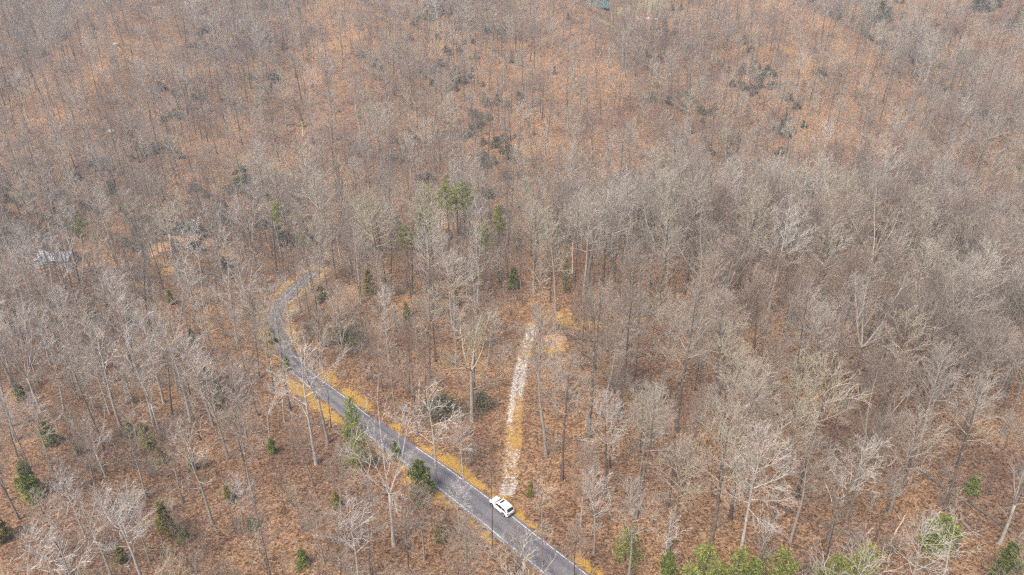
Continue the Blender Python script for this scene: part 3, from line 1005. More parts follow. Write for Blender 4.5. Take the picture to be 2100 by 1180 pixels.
road_d = lambda x, y: float(near_line(np.array([x]), np.array([y]), RP)[0][0])
cell = {}
def gkey(x, y): return (int(x // 6), int(y // 6))
for t in PLACED:
    cell.setdefault(gkey(t['x'], t['y']), []).append((t['x'], t['y']))
def free(x, y, s):
    i, j = gkey(x, y)
    for a in (i - 1, i, i + 1):
        for b in (j - 1, j, j + 1):
            for q in cell.get((a, b), ()):
                if (q[0] - x) ** 2 + (q[1] - y) ** 2 < s * s:
                    return False
    return True

N_TRY = 34000
cx = nrng.random((N_TRY, 3))
cyy = np.sqrt(46 ** 2 + cx[:, 1] * (530 ** 2 - 46 ** 2))
cxx = (cx[:, 0] * 2 - 1) * (0.78 * cyy + 16)
RD, _ = near_line(cxx, cyy, RP)
DD, _ = near_line(cxx, cyy, DP)
CZ = h(cxx, cyy)
def bil(A, x, y):
    i = np.clip(np.searchsorted(gy, y) - 1, 0, ny - 2); j = np.clip(np.searchsorted(gx, x) - 1, 0, nx - 2)
    return A[i, j]
CL = bil(CLEAR, cxx, cyy)
MO = bil(MOSS, cxx, cyy)
# windows kept open in front of things the photograph shows clearly (feet whose crowns would cover them)
def covers(tr, x0, x1, y0, y1, halfw):
    a = tr['fx'] - halfw; b = tr['fx'] + halfw
    return b > x0 and a < x1 and tr['ty'] < y1 and tr['fy'] > y0
EDGE_H = {}
for i in range(N_TRY):
    x, y = float(cxx[i]), float(cyy[i])
    z = float(CZ[i])
    if RD[i] < (3.5 if cyy[i] < 168 else 2.3) or DD[i] < 3.0 or CL[i] > 0.45 or MO[i] > 0.5:
        continue
    if abs(x - WH_P[0]) < 10 and abs(y - WH_P[1] - 3) < 8: continue
    if abs(x - TEAL_P[0]) < 12 and -3 < y - TEAL_P[1] < 14: continue
    px, py, zc = proj((x, y, z))
    # stand density: open round the track and the lower right, thick on the saddle and upper left
    s = 5.2
    if 880 < px < 1420 and 640 < py < 1130: s = 6.8
    elif px >= 1420 and py > 850: s = 6.9
    elif px < 720 and py > 620: s = 4.25
    elif py < 330 and 650 < px < 1800: s = 6.2
    elif py < 330: s = 5.2
    elif px > 1400 and 430 < py < 860: s = 4.1
    elif py > 1180: s = 7.5
    s *= 1.0 + 0.30 * math.sin(x * .055 + 1.7 * math.sin(y * .031)) * math.cos(y * .047 + .8 * math.sin(x * .023))
    if 960 < px < 1560 and 490 < py < 630: s = 4.0
    gul = math.sin(x * 0.052 + 0.9 * math.sin(y * 0.014) + 0.4) if y > 262 else 0.0
    s *= 1.0 + .22 * gul
    s *= .9
    if not free(x, y, s): continue
    u = rng.random()
    if px < 700 and py > 600:
        kd = 'fan' if u < .14 else 'pale' if u < .32 else 'sycamore' if u < .38 else 'forest' if u < .58 else 'red' if u < .78 else 'dark' if u < .88 else 'young'
    elif px > 1400 and 430 < py < 850:
        kd = 'red' if u < .5 else 'forest' if u < .74 else 'broad' if u < .82 else 'dark' if u < .96 else 'pale'
    elif px >= 1400 and py >= 850:
        kd = 'dark' if u < .42 else 'tall' if u < .66 else 'forest' if u < .78 else 'red' if u < .9 else 'young'
    elif py < 340:
        kd = 'forest' if u < .30 else 'dark' if u < .54 else 'red' if u < .74 else 'young' if u < .90 else 'pale' if u < (.97 if px < 700 else .92) else 'forest' if px > 700 else 'sycamore' if u < .98 else 'fan'
    else:
        kd = 'forest' if u < .28 else 'tall' if u < .36 else 'dark' if u < .54 else 'red' if u < .76 else 'young' if u < .89 else 'pale' if u < .95 or px > 1000 else 'fan'
    if gul < -.45 and kd in ('pale', 'fan', 'sycamore', 'forest') and rng.random() < .6: kd = 'dark'
    hh = KINDS[kd]['H'] * (rng.uniform(.62, 1.12) if rng.random() < .82 else rng.uniform(.40, .62))
    if px > 1300 and kd in ('pale', 'fan', 'sycamore') and rng.random() < .85: kd = 'forest'
    if px > 1380 and py > 430: hh = min(28.0, hh * 1.12)
    tr = dict(k=kd, x=x, y=y, z=z, h=hh, zc=zc, fx=px, fy=py, ty=proj((x, y, z + hh))[1])
    hw = 3.0 * FPX / zc
    if covers(tr, 995, 1060, 1005, 1065, hw): continue
    if covers(tr, 1030, 1095, 690, 1000, hw * .6) and rng.random() < .85: continue
    if covers(tr, 1070, 1172, 676, 726, hw * .75) and rng.random() < .9: continue
    if py > 900 and covers(tr, 870, 1180, 930, 1178, hw * .5):
        # the road stretch by the car: only trees whose crowns stay off it
        lim = np.interp(px, [860, 960, 1068, 1180], [930, 1020, 1104, 1190])
        if tr['ty'] < lim + 25 and rng.random() < .8: continue
    if covers(tr, 556, 600, 590, 730, hw * .5) and rng.random() < .62: continue
    if covers(tr, 600, 735, 745, 870, hw * .5) and rng.random() < .5: continue
    if covers(tr, 80, 165, 512, 540, hw * .6) and rng.random() < .3: continue
    if covers(tr, 300, 430, 488, 545, hw * .6) and rng.random() < .5: continue
    if any(e[0] != 'laurel' and abs(e[1] - px) < 80 and (e[2] > 560 or e[2] < 410) and covers(tr, e[1] - 14, e[1] + 14, e[3], e[2] - 6, hw * .6) for e in EVS) and rng.random() < .78: continue
    cell.setdefault(gkey(x, y), []).append((x, y))
    try_add(kd, x, y, hh, z=z)
print('trees', len(PLACED))

# the 300 that show largest become things of their own
for t in PLACED:
    inx = max(0.0, min(2100, t['fx'] + 40) - max(0, t['fx'] - 40)) / 80
    vis = max(0.0, min(1180, t['fy']) - max(0, t['ty'])) * inx
    t['size'] = vis * (1.6 if t['force'] else 1.0)
PLACED.sort(key=lambda t: -t['size'])
SINGLE, REST = PLACED[:300], PLACED[300:]

BARE = []
vcount = {}
for t in SINGLE:
    K = KINDS[t['k']]
    vi = vcount.get(t['k'], 0)
    vcount[t['k']] = vi + 1
    tm, cm = K['v'][vi % len(K['v'])]
    root = empty('bare_tree', (t['x'], t['y'], t['z']), rng.uniform(0, 6.283))
    s = t['h'] / K['H']
    sw = s * rng.uniform(.9, 1.12)
    root.scale = (sw, sw, s)
    root.rotation_euler = (rng.uniform(-.035, .035), rng.uniform(-.035, .035), root.rotation_euler[2])
    mobj('trunk', tm, root)
    mobj('crown', cm, root)
    t['o'] = root
    BARE.append(t)

# ------------------------------------------------------------------ scattered masses (one object each)
def proto_collection(name, items):
    c = bpy.data.collections.new(name)
    for i, me in enumerate(items):
        o = bpy.data.objects.new('%s_%02d' % (name, i), me)
        c.objects.link(o)
    return c

def scatter(name, pts, rot, scl, ids, coll):
    me = bpy.data.meshes.new(name)
    me.vertices.add(len(pts))
    me.vertices.foreach_set('co', np.asarray(pts, np.float32).ravel())
    for nm, tp, arr in (('rot', 'FLOAT_VECTOR', rot), ('scl', 'FLOAT_VECTOR', scl)):
        a = me.attributes.new(nm, tp, 'POINT')
        a.data.foreach_set('vector', np.asarray(arr, np.float32).ravel())
    a = me.attributes.new('pick', 'INT', 'POINT')
    a.data.foreach_set('value', np.asarray(ids, np.int32))
    me.update()
    o = mobj(name, me)
    ng = bpy.data.node_groups.new(name, 'GeometryNodeTree')
    ng.interface.new_socket(name='Geometry', in_out='INPUT', socket_type='NodeSocketGeometry')
    ng.interface.new_socket(name='Geometry', in_out='OUTPUT', socket_type='NodeSocketGeometry')
    N, L = ng.nodes, ng.links
    gi, go = N.new('NodeGroupInput'), N.new('NodeGroupOutput')
    ci = N.new('GeometryNodeCollectionInfo')
    ci.inputs['Collection'].default_value = coll
    ci.inputs['Separate Children'].default_value = True
    ci.inputs['Reset Children'].default_value = True
    iop = N.new('GeometryNodeInstanceOnPoints')
    iop.inputs['Pick Instance'].default_value = True
    def named(nm, tp):
        n = N.new('GeometryNodeInputNamedAttribute')
        n.data_type = tp
        n.inputs['Name'].default_value = nm
        return n.outputs['Attribute']
    e2r = N.new('FunctionNodeEulerToRotation')
    L.new(named('rot', 'FLOAT_VECTOR'), e2r.inputs[0])
    L.new(gi.outputs[0], iop.inputs['Points'])
    L.new(ci.outputs[0], iop.inputs['Instance'])
    L.new(named('pick', 'INT'), iop.inputs['Instance Index'])
    L.new(e2r.outputs[0], iop.inputs['Rotation'])
    L.new(named('scl', 'FLOAT_VECTOR'), iop.inputs['Scale'])
    L.new(iop.outputs[0], go.inputs[0])
    md = o.modifiers.new('scatter', 'NODES')
    md.node_group = ng
    return o

# far trees: same habits, coarser twigs
def joined(T, C, tm, cm):
    me = bpy.data.meshes.new('far_tree')
    b = len(T.v)
    me.from_pydata(T.v + C.v, [], T.f + [tuple(b + i for i in q) for q in C.f])
    me.materials.append(M[tm]); me.materials.append(M[cm])
    me.polygons.foreach_set('material_index', np.r_[np.zeros(len(T.f), np.int32), np.ones(len(C.f), np.int32)])
    me.update()
    return me

far_items, far_idx = [], {}
FARK = [('forest', 3, 'trunk', 'limb', dict(H=22, R0=.28, clear=.46, Rc=4.6, nl=19, el=(18, 64))),
        ('tall', 2, 'trunk', 'limb', dict(H=27, R0=.33, clear=.55, Rc=5.4, nl=19, el=(18, 62))),
        ('broad', 2, 'trunk', 'limb', dict(H=22, R0=.40, clear=.6, Rc=5.2, nl=24, fork=.5, leaders=4, wob=.16)),
        ('red', 3, 'trunk', 'twig_red', dict(H=19, R0=.21, clear=.40, Rc=4.6, nl=22, el=(32, 72), up=.08)),
        ('fan', 2, 'trunk_pale', 'limb_pale', dict(H=19, R0=.23, clear=.42, Rc=4.9, nl=24, fork=.40, leaders=6, wob=.09, ang2=(20, 42))),
        ('pale', 2, 'trunk_pale', 'limb_pale', dict(H=22, R0=.28, clear=.42, Rc=4.7, nl=18, el=(20, 62), wob=.15)),
        ('sycamore', 2, 'trunk_pale', 'white', dict(H=21, R0=.30, clear=.38, Rc=5.2, nl=12, el=(12, 58), wob=.3, d2=1.2, d3=1.7, tw=.03)),
        ('dark', 2, 'trunk_dark', 'limb', dict(H=21, R0=.25, clear=.55, Rc=4.0, nl=15, el=(22, 64))),
        ('pole', 1, 'trunk_dark', 'limb', dict(H=18, R0=.13, clear=.66, Rc=1.8, nl=9, el=(30, 70))),
        ('young', 2, 'trunk', 'twig_red', dict(H=12, R0=.095, clear=.28, Rc=2.6, nl=16, el=(35, 72), up=.08))]
for key, n, tm, cm, kw in FARK:
    far_idx[key] = []
    for i in range(n):
        kw2 = dict(d2=1.6, d3=2.3, d4=3, tw=.023); kw2.update(kw)
        T, C = bare_tree(9000 + len(far_items) * 37, **kw2)
        far_idx[key].append(len(far_items))
        far_items.append(joined(T, C, tm, cm))
pts, rot, scl, ids = [], [], [], []
for t in REST:
    s = t['h'] / KINDS[t['k']]['H']
    sw = s * rng.uniform(.88, 1.12)
    pts.append((t['x'], t['y'], t['z'])); rot.append((rng.uniform(-.05, .05), rng.uniform(-.05, .05), rng.uniform(0, 6.283)))
    scl.append((sw, sw, s)); ids.append(rng.choice(far_idx[t['k']]))
forest = scatter('forest', pts, rot, scl, ids, proto_collection('forest_tree', far_items))
tag(forest, 'dense leafless wood covering the hillsides beyond the nearer trees', 'forest', kind='stuff')

# undergrowth: saplings and twiggy shrubs, some still holding tan leaves
und = []
for i in range(3):
    und.append(shrub(500 + i, H=2.6 + .5 * i, n=9).mesh('shrub', M['limb']))
for i in range(2):
    und.append(shrub(520 + i, H=2.2, n=8).mesh('shrub', M['twig_red']))
for i in range(3):
    T, C = bare_tree(540 + i, H=6.5, R0=.045, clear=.22, Rc=1.4, nl=12, el=(30, 68), d2=1.8, d3=2.4, d4=2, tw=.016, wob=.14)
    und.append(joined(T, C, 'trunk', 'twig_red' if i % 2 else 'limb'))
for i in range(2):
    r_ = random.Random(580 + i)
    T, C = bare_tree(580 + i, H=5.0, R0=.04, clear=.15, Rc=1.3, nl=11, el=(10, 60), d2=1.6, d3=1.6, d4=0, tw=.016)
    Lm = MB()
    cv = [C.v[k] for k in range(0, len(C.v), 9)]
    add_leaves(Lm, cv, r_, .17, .06, 1, .15)
    me = bpy.data.meshes.new('leafy_sapling')
    b, b2 = len(T.v), len(T.v) + len(C.v)
    me.from_pydata(T.v + C.v + Lm.v, [], T.f + [tuple(b + i_ for i_ in q) for q in C.f] + [tuple(b2 + i_ for i_ in q) for q in Lm.f])
    for m_ in ('trunk', 'limb', 'tan_leaf'): me.materials.append(M[m_])
    me.polygons.foreach_set('material_index', np.r_[np.zeros(len(T.f), np.int32), np.ones(len(C.f), np.int32), np.full(len(Lm.f), 2, np.int32)])
    me.update()
    und.append(me)
# fallen sticks
for i in range(2):
    r_ = random.Random(600 + i)
    S = MB()
    for q in range(7):
        a = r_.uniform(0, 6.28); L_ = r_.uniform(.6, 2.4)
        p = (r_.uniform(-1.2, 1.2), r_.uniform(-1.2, 1.2), .06)
        lp, ld = stem_path(p, (math.cos(a), math.sin(a), r_.uniform(0, .12)), L_, .4, .1, 0, r_)
        S.tube(lp, [.025 * (1 - .7 * k / (len(lp) - 1)) for k in range(len(lp))], 3)
    und.append(S.mesh('sticks', M['dead_wood']))

Tl, Ll = leafy_mound(3300, H=2.6, W=2.3, n=1300, size=.26, g=.075)
me = bpy.data.meshes.new('thicket')
me.from_pydata(Tl.v + Ll.v, [], Tl.f + [tuple(len(Tl.v) + i_ for i_ in q) for q in Ll.f])
me.materials.append(M['trunk_dark']); me.materials.append(M['laurel'])
me.polygons.foreach_set('material_index', np.r_[np.zeros(len(Tl.f), np.int32), np.ones(len(Ll.f), np.int32)])
me.update()
und.append(me)
N_U = 24000
ux = nrng.random((N_U, 2))
uy = np.sqrt(60 ** 2 + ux[:, 1] ** 1.25 * (500 ** 2 - 60 ** 2))
uxx = (ux[:, 0] * 2 - 1) * (0.77 * uy + 8)
RDu, _ = near_line(uxx, uy, RP)
DDu, _ = near_line(uxx, uy, DP)
Zu = h(uxx, uy); CLu = bil(CLEAR, uxx, uy); MOu = bil(MOSS, uxx, uy)
pts, rot, scl, ids = [], [], [], []
nd = np.sin(uxx * .07 + 1) * np.cos(uy * .06) + np.sin(uxx * .031 + uy * .043 + 2)
for i in range(N_U):
    if RDu[i] < 4.2 or DDu[i] < 2.6 or CLu[i] > .4 or MOu[i] > .6: continue
    px, py, zc = proj((uxx[i], uy[i], Zu[i]))
    thick = 1.0 if (px < 760 and py > 560) else .75 if (px > 1400 and 420 < py < 860) else .55
    if rng.random() > (.62 + .3 * nd[i]) * thick: continue
    u = rng.random()
    if 850 < px < 1700 and py > 640 and u < .22: continue
    if px > 1400 and py > 850 and rng.random() < .3: continue
    hw = 1.2 * FPX / zc
    if 985 - hw < px < 1062 + hw and 1005 < py < 1110: continue
    if abs(uxx[i] - WH_P[0]) < 10 and abs(uy[i] - WH_P[1]) < 9: continue
    k = rng.choices(range(12), weights=[3, 3, 3, 3, 3, 3.2, 3.2, 3.2, 1.4, 1.4, 2.5, 2.5])[0]
    s = rng.uniform(.6, 1.25)
    X_, Y_ = float(uxx[i]), float(uy[i])
    gul = math.sin(X_ * 0.052 + 0.9 * math.sin(Y_ * 0.014) + 0.4)
    clump = math.sin(X_ * .11 + 2 * math.sin(Y_ * .05)) * math.cos(Y_ * .09 + X_ * .03)
    rav = (205 < Y_ < 262 and X_ < 105) or (X_ >= 95 and 150 < Y_ < 240)
    if (Y_ > 262 and gul < -.2 and clump > .12 and rng.random() < .6) or (rav and clump > -.2 and rng.random() < .6):
        k, s = 12, rng.uniform(.7, 1.4)
    pts.append((uxx[i], uy[i], Zu[i])); rot.append((rng.uniform(-.1, .1), rng.uniform(-.1, .1), rng.uniform(0, 6.283)))
    scl.append((s, s, s * rng.uniform(.85, 1.15))); ids.append(k)
print('undergrowth', len(pts))
under = scatter('undergrowth', pts, rot, scl, ids, proto_collection('undergrowth_plant', und))
tag(under, 'twiggy saplings, shrubs and fallen sticks on the leaf litter', 'undergrowth', kind='stuff')

# ------------------------------------------------------------------ dry grass on the verges, stones on the track (uncountable)
G = MB()
r_ = random.Random(77)
cand = [(float(x), float(y)) for x, y in zip(nrng.uniform(-75, 45, 26000), nrng.uniform(60, 175, 26000))]
cxy = np.array(cand)
vv = bil(VERGE, cxy[:, 0], cxy[:, 1])
rdv, _ = near_line(cxy[:, 0], cxy[:, 1], RP)
ddv, _ = near_line(cxy[:, 0], cxy[:, 1], DP)
gz_ = h(cxy[:, 0], cxy[:, 1])
patchy = np.sin(cxy[:, 0] * .9 + 1) * np.cos(cxy[:, 1] * .8) * .25 + np.sin(cxy[:, 0] * .33 + cxy[:, 1] * .27) * .2
for i in np.nonzero((vv + patchy * 1.4 > .62) & (rdv > 2.75) & (ddv > 1.7))[0]:
    for q in range(5):
        a = r_.uniform(0, 6.28); e = R(r_.uniform(35, 80))
        d = (math.cos(a) * math.cos(e), math.sin(a) * math.cos(e), math.sin(e))
        G.leaf((cxy[i, 0] + r_.uniform(-.15, .15), cxy[i, 1] + r_.uniform(-.15, .15), gz_[i] - .02), d, rand_dir(r_), r_.uniform(.18, .42), .035)
grass = tag(mobj('grass', G.mesh('grass', M['grass'])), 'golden dry grass tufts along the road verges', 'grass', kind='stuff')

S = MB()
ico = [(1, 0, 0), (-1, 0, 0), (0, 1, 0), (0, -1, 0), (0, 0, 1), (0, 0, -1)]
icf = [(0, 2, 4), (2, 1, 4), (1, 3, 4), (3, 0, 4), (2, 0, 5), (1, 2, 5), (3, 1, 5), (0, 3, 5)]
tnD = np.gradient(DP, axis=0); tnD /= np.linalg.norm(tnD, axis=1)[:, None]
for n_ in range(5200):
    i = r_.randrange(2, len(DP) - 2)
    j = r_.randrange(len(lo_))
    if gravel_fn(i, j) + r_.uniform(-.35, .3) < .38: continue
    o = lo_[j] + r_.uniform(-.35, .35)
    x, y = DP[i, 0] + tnD[i, 1] * o + r_.uniform(-.3, .3), DP[i, 1] - tnD[i, 0] * o + r_.uniform(-.3, .3)
    sz = r_.uniform(.04, .12)
    b = len(S.v)
    z = dzz[i] + .045
    S.v += [(x + sz * p[0] * r_.uniform(.6, 1.3), y + sz * p[1] * r_.uniform(.6, 1.3), z + sz * .55 * p[2] * r_.uniform(.7, 1.2)) for p in ico]
    S.f += [tuple(b + k for k in q) for q in icf]
stones = tag(mobj('gravel', S.mesh('gravel', M['stone'])), 'loose white crushed stones lying on the driveway', 'gravel', kind='stuff')

# ------------------------------------------------------------------ evergreens
EV = {}
def ev_pine(key, cnt, mat, **kw):
    EV[key] = [[(nm, b.mesh(nm, M[m_])) for nm, b, m_ in zip(('trunk', 'branch', 'crown'), pine(1200 + 13 * i + len(EV) * 100, **kw), ('trunk_dark', 'trunk_dark', mat))] for i in range(cnt)]
    EV[key + '_H'] = kw['H']
def ev_mound(key, cnt, mat, **kw):
    EV[key] = [[(nm, b.mesh(nm, M[m_])) for nm, b, m_ in zip(('trunk', 'crown'), leafy_mound(2200 + 17 * i + len(EV) * 100, **kw), ('trunk_dark', mat))] for i in range(cnt)]
    EV[key + '_H'] = kw['H']
ev_pine('pine', 4, 'pine', H=18, start=.72, Rc=2.3, nb=24, clump=34)
ev_pine('youngpine', 3, 'pine', H=9, R0=.09, start=.14, Rc=2.3, nb=46, clump=26, size=.36, R_cl=.5)
ev_pine('hemlock', 2, 'holly', H=13, R0=.14, start=.12, Rc=2.5, nb=80, clump=30, size=.3, droop=.3, R_cl=.55, power=.6)
ev_mound('holly', 3, 'holly', H=6, W=2.2, n=5200, size=.26, g=.08)
ev_mound('cedar', 3, 'cedar', H=6, W=1.7, n=5600, size=.24, g=.06, cone_=True)
ev_mound('laurel', 3, 'laurel', H=3, W=2.6, n=1500, size=.26, g=.07)
EV_NAME = dict(pine='pine_tree', youngpine='pine_tree', hemlock='hemlock_tree', holly='holly_tree', cedar='cedar_tree', laurel='laurel_shrub')
EV_CAT = dict(pine='pine tree', youngpine='pine tree', hemlock='hemlock', holly='holly', cedar='cedar', laurel='shrub')
LAND = []
evn = {}
for kd, fx, fy, ty, wf, phrase in EVS:
    g = hit(fx, fy)
    lo, hi = .8, 24.0
    for _ in range(30):
        m = (lo + hi) / 2
        if proj((g[0], g[1], g[2] + m))[1] > ty: lo = m
        else: hi = m
    if kd == 'laurel': lo = min(lo, 3.6)
    z = hz(g[0], g[1])
    vi = evn.get(kd, 0); evn[kd] = vi + 1
    parts = EV[kd][vi % len(EV[kd])]
    s = lo / EV[kd + '_H']
    root = empty(EV_NAME[kd], (g[0], g[1], z - .05), rng.uniform(0, 6.28))
    w_ = s * wf if kd not in ('laurel',) else wf * 1.6
    root.scale = (w_, w_, s)
    if kd == 'youngpine' and fx == 1282:
        root.rotation_euler = (R(4), R(-9), 1.0)
    for nm, me in parts:
        mobj(nm if kd != 'laurel' else {'trunk': 'stem', 'crown': 'foliage'}[nm], me, root)
    tag(root, phrase, EV_CAT[kd], 'evergreens in the leafless wood')
    LAND.append((phrase, fx, (fy + ty) / 2))

# ------------------------------------------------------------------ parked car
def car_paint(name, col, rough=.25, spec=.5):
    t = NT(name)
    c = t.coords()
    n = t.noise(c, 2.0, 4)
    t.color(t.mix(t.ramp(n, [(0.4, 0.0), (0.8, 0.12)]), tuple(col), (0.45, 0.40, 0.34)))
    t.rough(rough, spec)
    return t.m
M['car_white'] = car_paint('white_car_paint', (0.80, 0.80, 0.79))
M['car_glass'] = plain('dark_car_glass', (0.018, 0.022, 0.026), .08, .6, var=.05)
M['black_trim'] = plain('black_plastic_trim', (0.03, 0.03, 0.032), .6, .3)
M['tyre'] = plain('black_tyre_rubber', (0.022, 0.022, 0.023), .85, .2)
M['rim'] = plain('grey_alloy', (0.42, 0.42, 0.44), .35, .5, .8)
M['red_lamp'] = plain('red_tail_lamp', (0.30, 0.02, 0.02), .2, .5)
M['clear_lamp'] = plain('clear_head_lamp', (0.55, 0.57, 0.60), .15, .6)
M['plate'] = plain('pale_number_plate', (0.6, 0.6, 0.58), .5, .3)

ci = int(np.argmin((RP[:, 0] - hit(1028, 1039, lift=.8)[0]) ** 2 + (RP[:, 1] - hit(1028, 1039, lift=.8)[1]) ** 2))
cp = hit(1029, 1038, lift=.8)
tx_, ty_ = RP[ci + 2] - RP[ci - 2]
car = empty('parked_car', (cp[0], cp[1], RP3[ci, 2] + .012), math.atan2(ty_, tx_) - .03)
car.scale = (.94, .94, .94)
tag(car, 'white sport utility car with dark sunroof parked on the road edge', 'car')

BODY = [(-2.34, .70, .46, .84), (-2.29, .82, .36, .96), (-2.12, .90, .29, 1.05), (-1.6, .93, .26, 1.08), (-.5, .93, .25, 1.06), (.6, .93, .25, 1.05),
        (.98, .92, .25, 1.04), (1.4, .915, .26, 1.005), (1.85, .89, .28, .94), (2.15, .82, .32, .86), (2.29, .70, .38, .75), (2.34, .55, .46, .64)]
def loft(sections):
    b = MB()
    m = len(sections[0])
    for s_ in sections: b.v += s_
    for i in range(len(sections) - 1):
        for j in range(m):
            a, c_ = i * m + j, i * m + (j + 1) % m
            b.f.append((a, c_, c_ + m, a + m))
    b.f.append(tuple(range(m - 1, -1, -1)))
    b.f.append(tuple((len(sections) - 1) * m + j for j in range(m)))
    return b
secs = []
for x, w, zb, zt in BODY:
    half = [(w * .88, zb), (w * .985, zb + .10), (w, (zb + zt) / 2), (w * .985, zt - .16), (w * .92, zt - .03), (w * .78, zt + .005), (w * .4, zt + .03)]
    secs.append([(x, y, z) for y, z in half] + [(x, -y, z) for y, z in reversed(half)])
body = mobj('body', loft(secs).mesh('car_body', M['car_white'], True), car)
CAB = [(-2.24, .84, .80, 1.03), (-1.98, .855, .70, 1.46), (-1.72, .865, .67, 1.61), (-1.2, .87, .675, 1.675), (-.3, .87, .685, 1.69), (.12, .865, .675, 1.655), (.38, .86, .66, 1.56), (1.10, .83, .76, 1.02)]
csec = []
for x, wb, wt, zt in CAB:
    half = [(wb, min(1.0, zt - .02)), (wt + .055, zt - .10 if zt > 1.2 else zt - .015), (wt, zt - .03 if zt > 1.2 else zt - .008), (wt * .8, zt), (wt * .4, zt + .012)]
    csec.append([(x, y, z) for y, z in half] + [(x, -y, z) for y, z in reversed(half)])
mobj('roof', loft(csec).mesh('car_cabin', M['car_white'], True), car)
def cab(x):
    X = [c[0] for c in CAB]
    return [float(np.interp(x, X, [c[k] for c in CAB])) for k in (1, 2, 3)]
def side_pane(name, x0, x1, sgn, t0=.16, t1=.90, skew0=0.0, skew1=0.0):
    b = MB()
    n = 6
    for i in range(n + 1):
        for t_, sk in ((t0, 0), (t1, 1)):
            x = x0 + (x1 - x0) * i / n + (skew0 * (1 - i / n) + skew1 * i / n) * sk
            wb, wt, zt = cab(x)
            y0, z0, y1, z1 = wb, 1.0, wt + .055, zt - .10
            b.v.append((x, sgn * (y0 + (y1 - y0) * t_ + .012), z0 + (z1 - z0) * t_))
    for i in range(n):
        q = (2 * i, 2 * i + 2, 2 * i + 3, 2 * i + 1)
        b.f.append(q if sgn < 0 else q[::-1])
    return mobj(name, b.mesh(name, M['car_glass']), car)
for sg in (1, -1):
    side_pane('side_window', .02, .86, sg, skew1=-.52)
    side_pane('side_window', -.92, -.06, sg)
    side_pane('side_window', -1.74, -1.02, sg, t0=.22, t1=.86, skew0=.22)
def end_pane(name, xs, k=.86, off=.014):
    b = MB()
    for x in xs:
        wb, wt, zt = cab(x)
        for u in (-1, -.5, 0, .5, 1):
            w = wt * k if zt > 1.2 else wt * (k + .04)
            b.v.append((x + (off if x > 0 else -off), u * w, zt + off + .012 * (1 - abs(u))))
    for i in range(len(xs) - 1):
        for j in range(4):
            a = i * 5 + j
            b.f.append((a, a + 1, a + 6, a + 5))
    return mobj(name, b.mesh(name, M['car_glass']), car)
end_pane('windshield', (.42, .66, .88, 1.04))
end_pane('rear_window', (-2.20, -2.08, -1.97, -1.88))
end_pane('sunroof', (-.30, -.1, .06), .66, .010)
def cyl(b, cx_, cy_, cz_, r0, r1, y0, y1, n=20):
    k0 = len(b.v)
    for y, rr in ((y0, r0), (y1, r1)):
        for i in range(n):
            a = 6.2832 * i / n
            b.v.append((cx_ + rr * math.cos(a), cy_ + y, cz_ + rr * math.sin(a)))
    for i in range(n):
        b.f.append((k0 + i, k0 + (i + 1) % n, k0 + n + (i + 1) % n, k0 + n + i))
    b.f.append(tuple(k0 + i for i in range(n)))
    b.f.append(tuple(k0 + n + i for i in reversed(range(n))))
for wx in (1.42, -1.40):
    for sg in (1, -1):
        wh = bpy.data.objects.new('wheel', None); COL.objects.link(wh); wh.parent = car; wh.location = (wx, sg * .82, .36)
        b = MB()
        cyl(b, 0, 0, 0, .33, .36, -.13 * sg, -.08 * sg); cyl(b, 0, 0, 0, .36, .36, -.08 * sg, .09 * sg); cyl(b, 0, 0, 0, .36, .32, .09 * sg, .135 * sg)
        mobj('tyre', b.mesh('tyre', M['tyre'], False), wh)
        b = MB()
        cyl(b, 0, 0, 0, .235, .225, .10 * sg, .142 * sg)
        for q in range(5):
            a = q * 1.2566
            b.tube([(0, .145 * sg, 0), (math.cos(a) * .22, .148 * sg, math.sin(a) * .22)], [.035, .025], 4)
        mobj('rim', b.mesh('rim', M['rim']), wh)
        b = MB()
        pts_ = [(wx + .43 * math.cos(a), sg * .925, .36 + .43 * math.sin(a)) for a in np.linspace(-.15, math.pi + .15, 12)]
        b.tube(pts_, [.05] * 12, 5)
        mobj('wheel_arch', b.mesh('wheel_arch', M['black_trim']), car)
for sg in (1, -1):
    b = MB(); b.box(-2.345, -2.16, sg * .52 if sg > 0 else -.86, .86 if sg > 0 else sg * .52, .84, .98)
    mobj('tail_light', b.mesh('tail_light', M['red_lamp']), car)
    b = MB(); b.box(2.02, 2.30, sg * .48 if sg > 0 else -.76, .76 if sg > 0 else sg * .48, .68, .80)
    mobj('headlight', b.mesh('headlight', M['clear_lamp']), car)
    b = MB(); b.box(.72, .90, sg * .94 if sg > 0 else -1.12, 1.12 if sg > 0 else sg * .94, 1.02, 1.17)
    mobj('mirror', b.mesh('mirror', M['car_white']), car)
    b = MB(); b.tube([(-1.75, sg * .62, 1.66), (-1.5, sg * .63, 1.73), (-.1, sg * .63, 1.745), (.12, sg * .62, 1.69)], [.018] * 4, 5)
    mobj('roof_rail', b.mesh('roof_rail', M['rim']), car)
    for x0, x1 in ((-.02, .98), (-1.02, -.05)):
        b = MB(); b.box(x0, x1, sg * .925 if sg > 0 else -.938, .938 if sg > 0 else sg * .925, .42, .90)
        d_ = mobj('door', b.mesh('door', M['car_white']), car)
        b = MB(); b.box(x0 + .06, x0 + .24, sg * .938 if sg > 0 else -.97, .97 if sg > 0 else sg * .938, .80, .84)
        mobj('door_handle', b.mesh('door_handle', M['rim']), d_)
b = MB(); b.box(-2.40, -2.30, -.72, .72, .36, .60); mobj('rear_bumper', b.mesh('rear_bumper', M['black_trim']), car)
b = MB(); b.box(2.28, 2.385, -.58, .58, .34, .52); mobj('front_bumper', b.mesh('front_bumper', M['black_trim']), car)
b = MB(); b.box(-2.372, -2.345, -.26, .26, .68, .80); mobj('number_plate', b.mesh('number_plate', M['plate']), car)
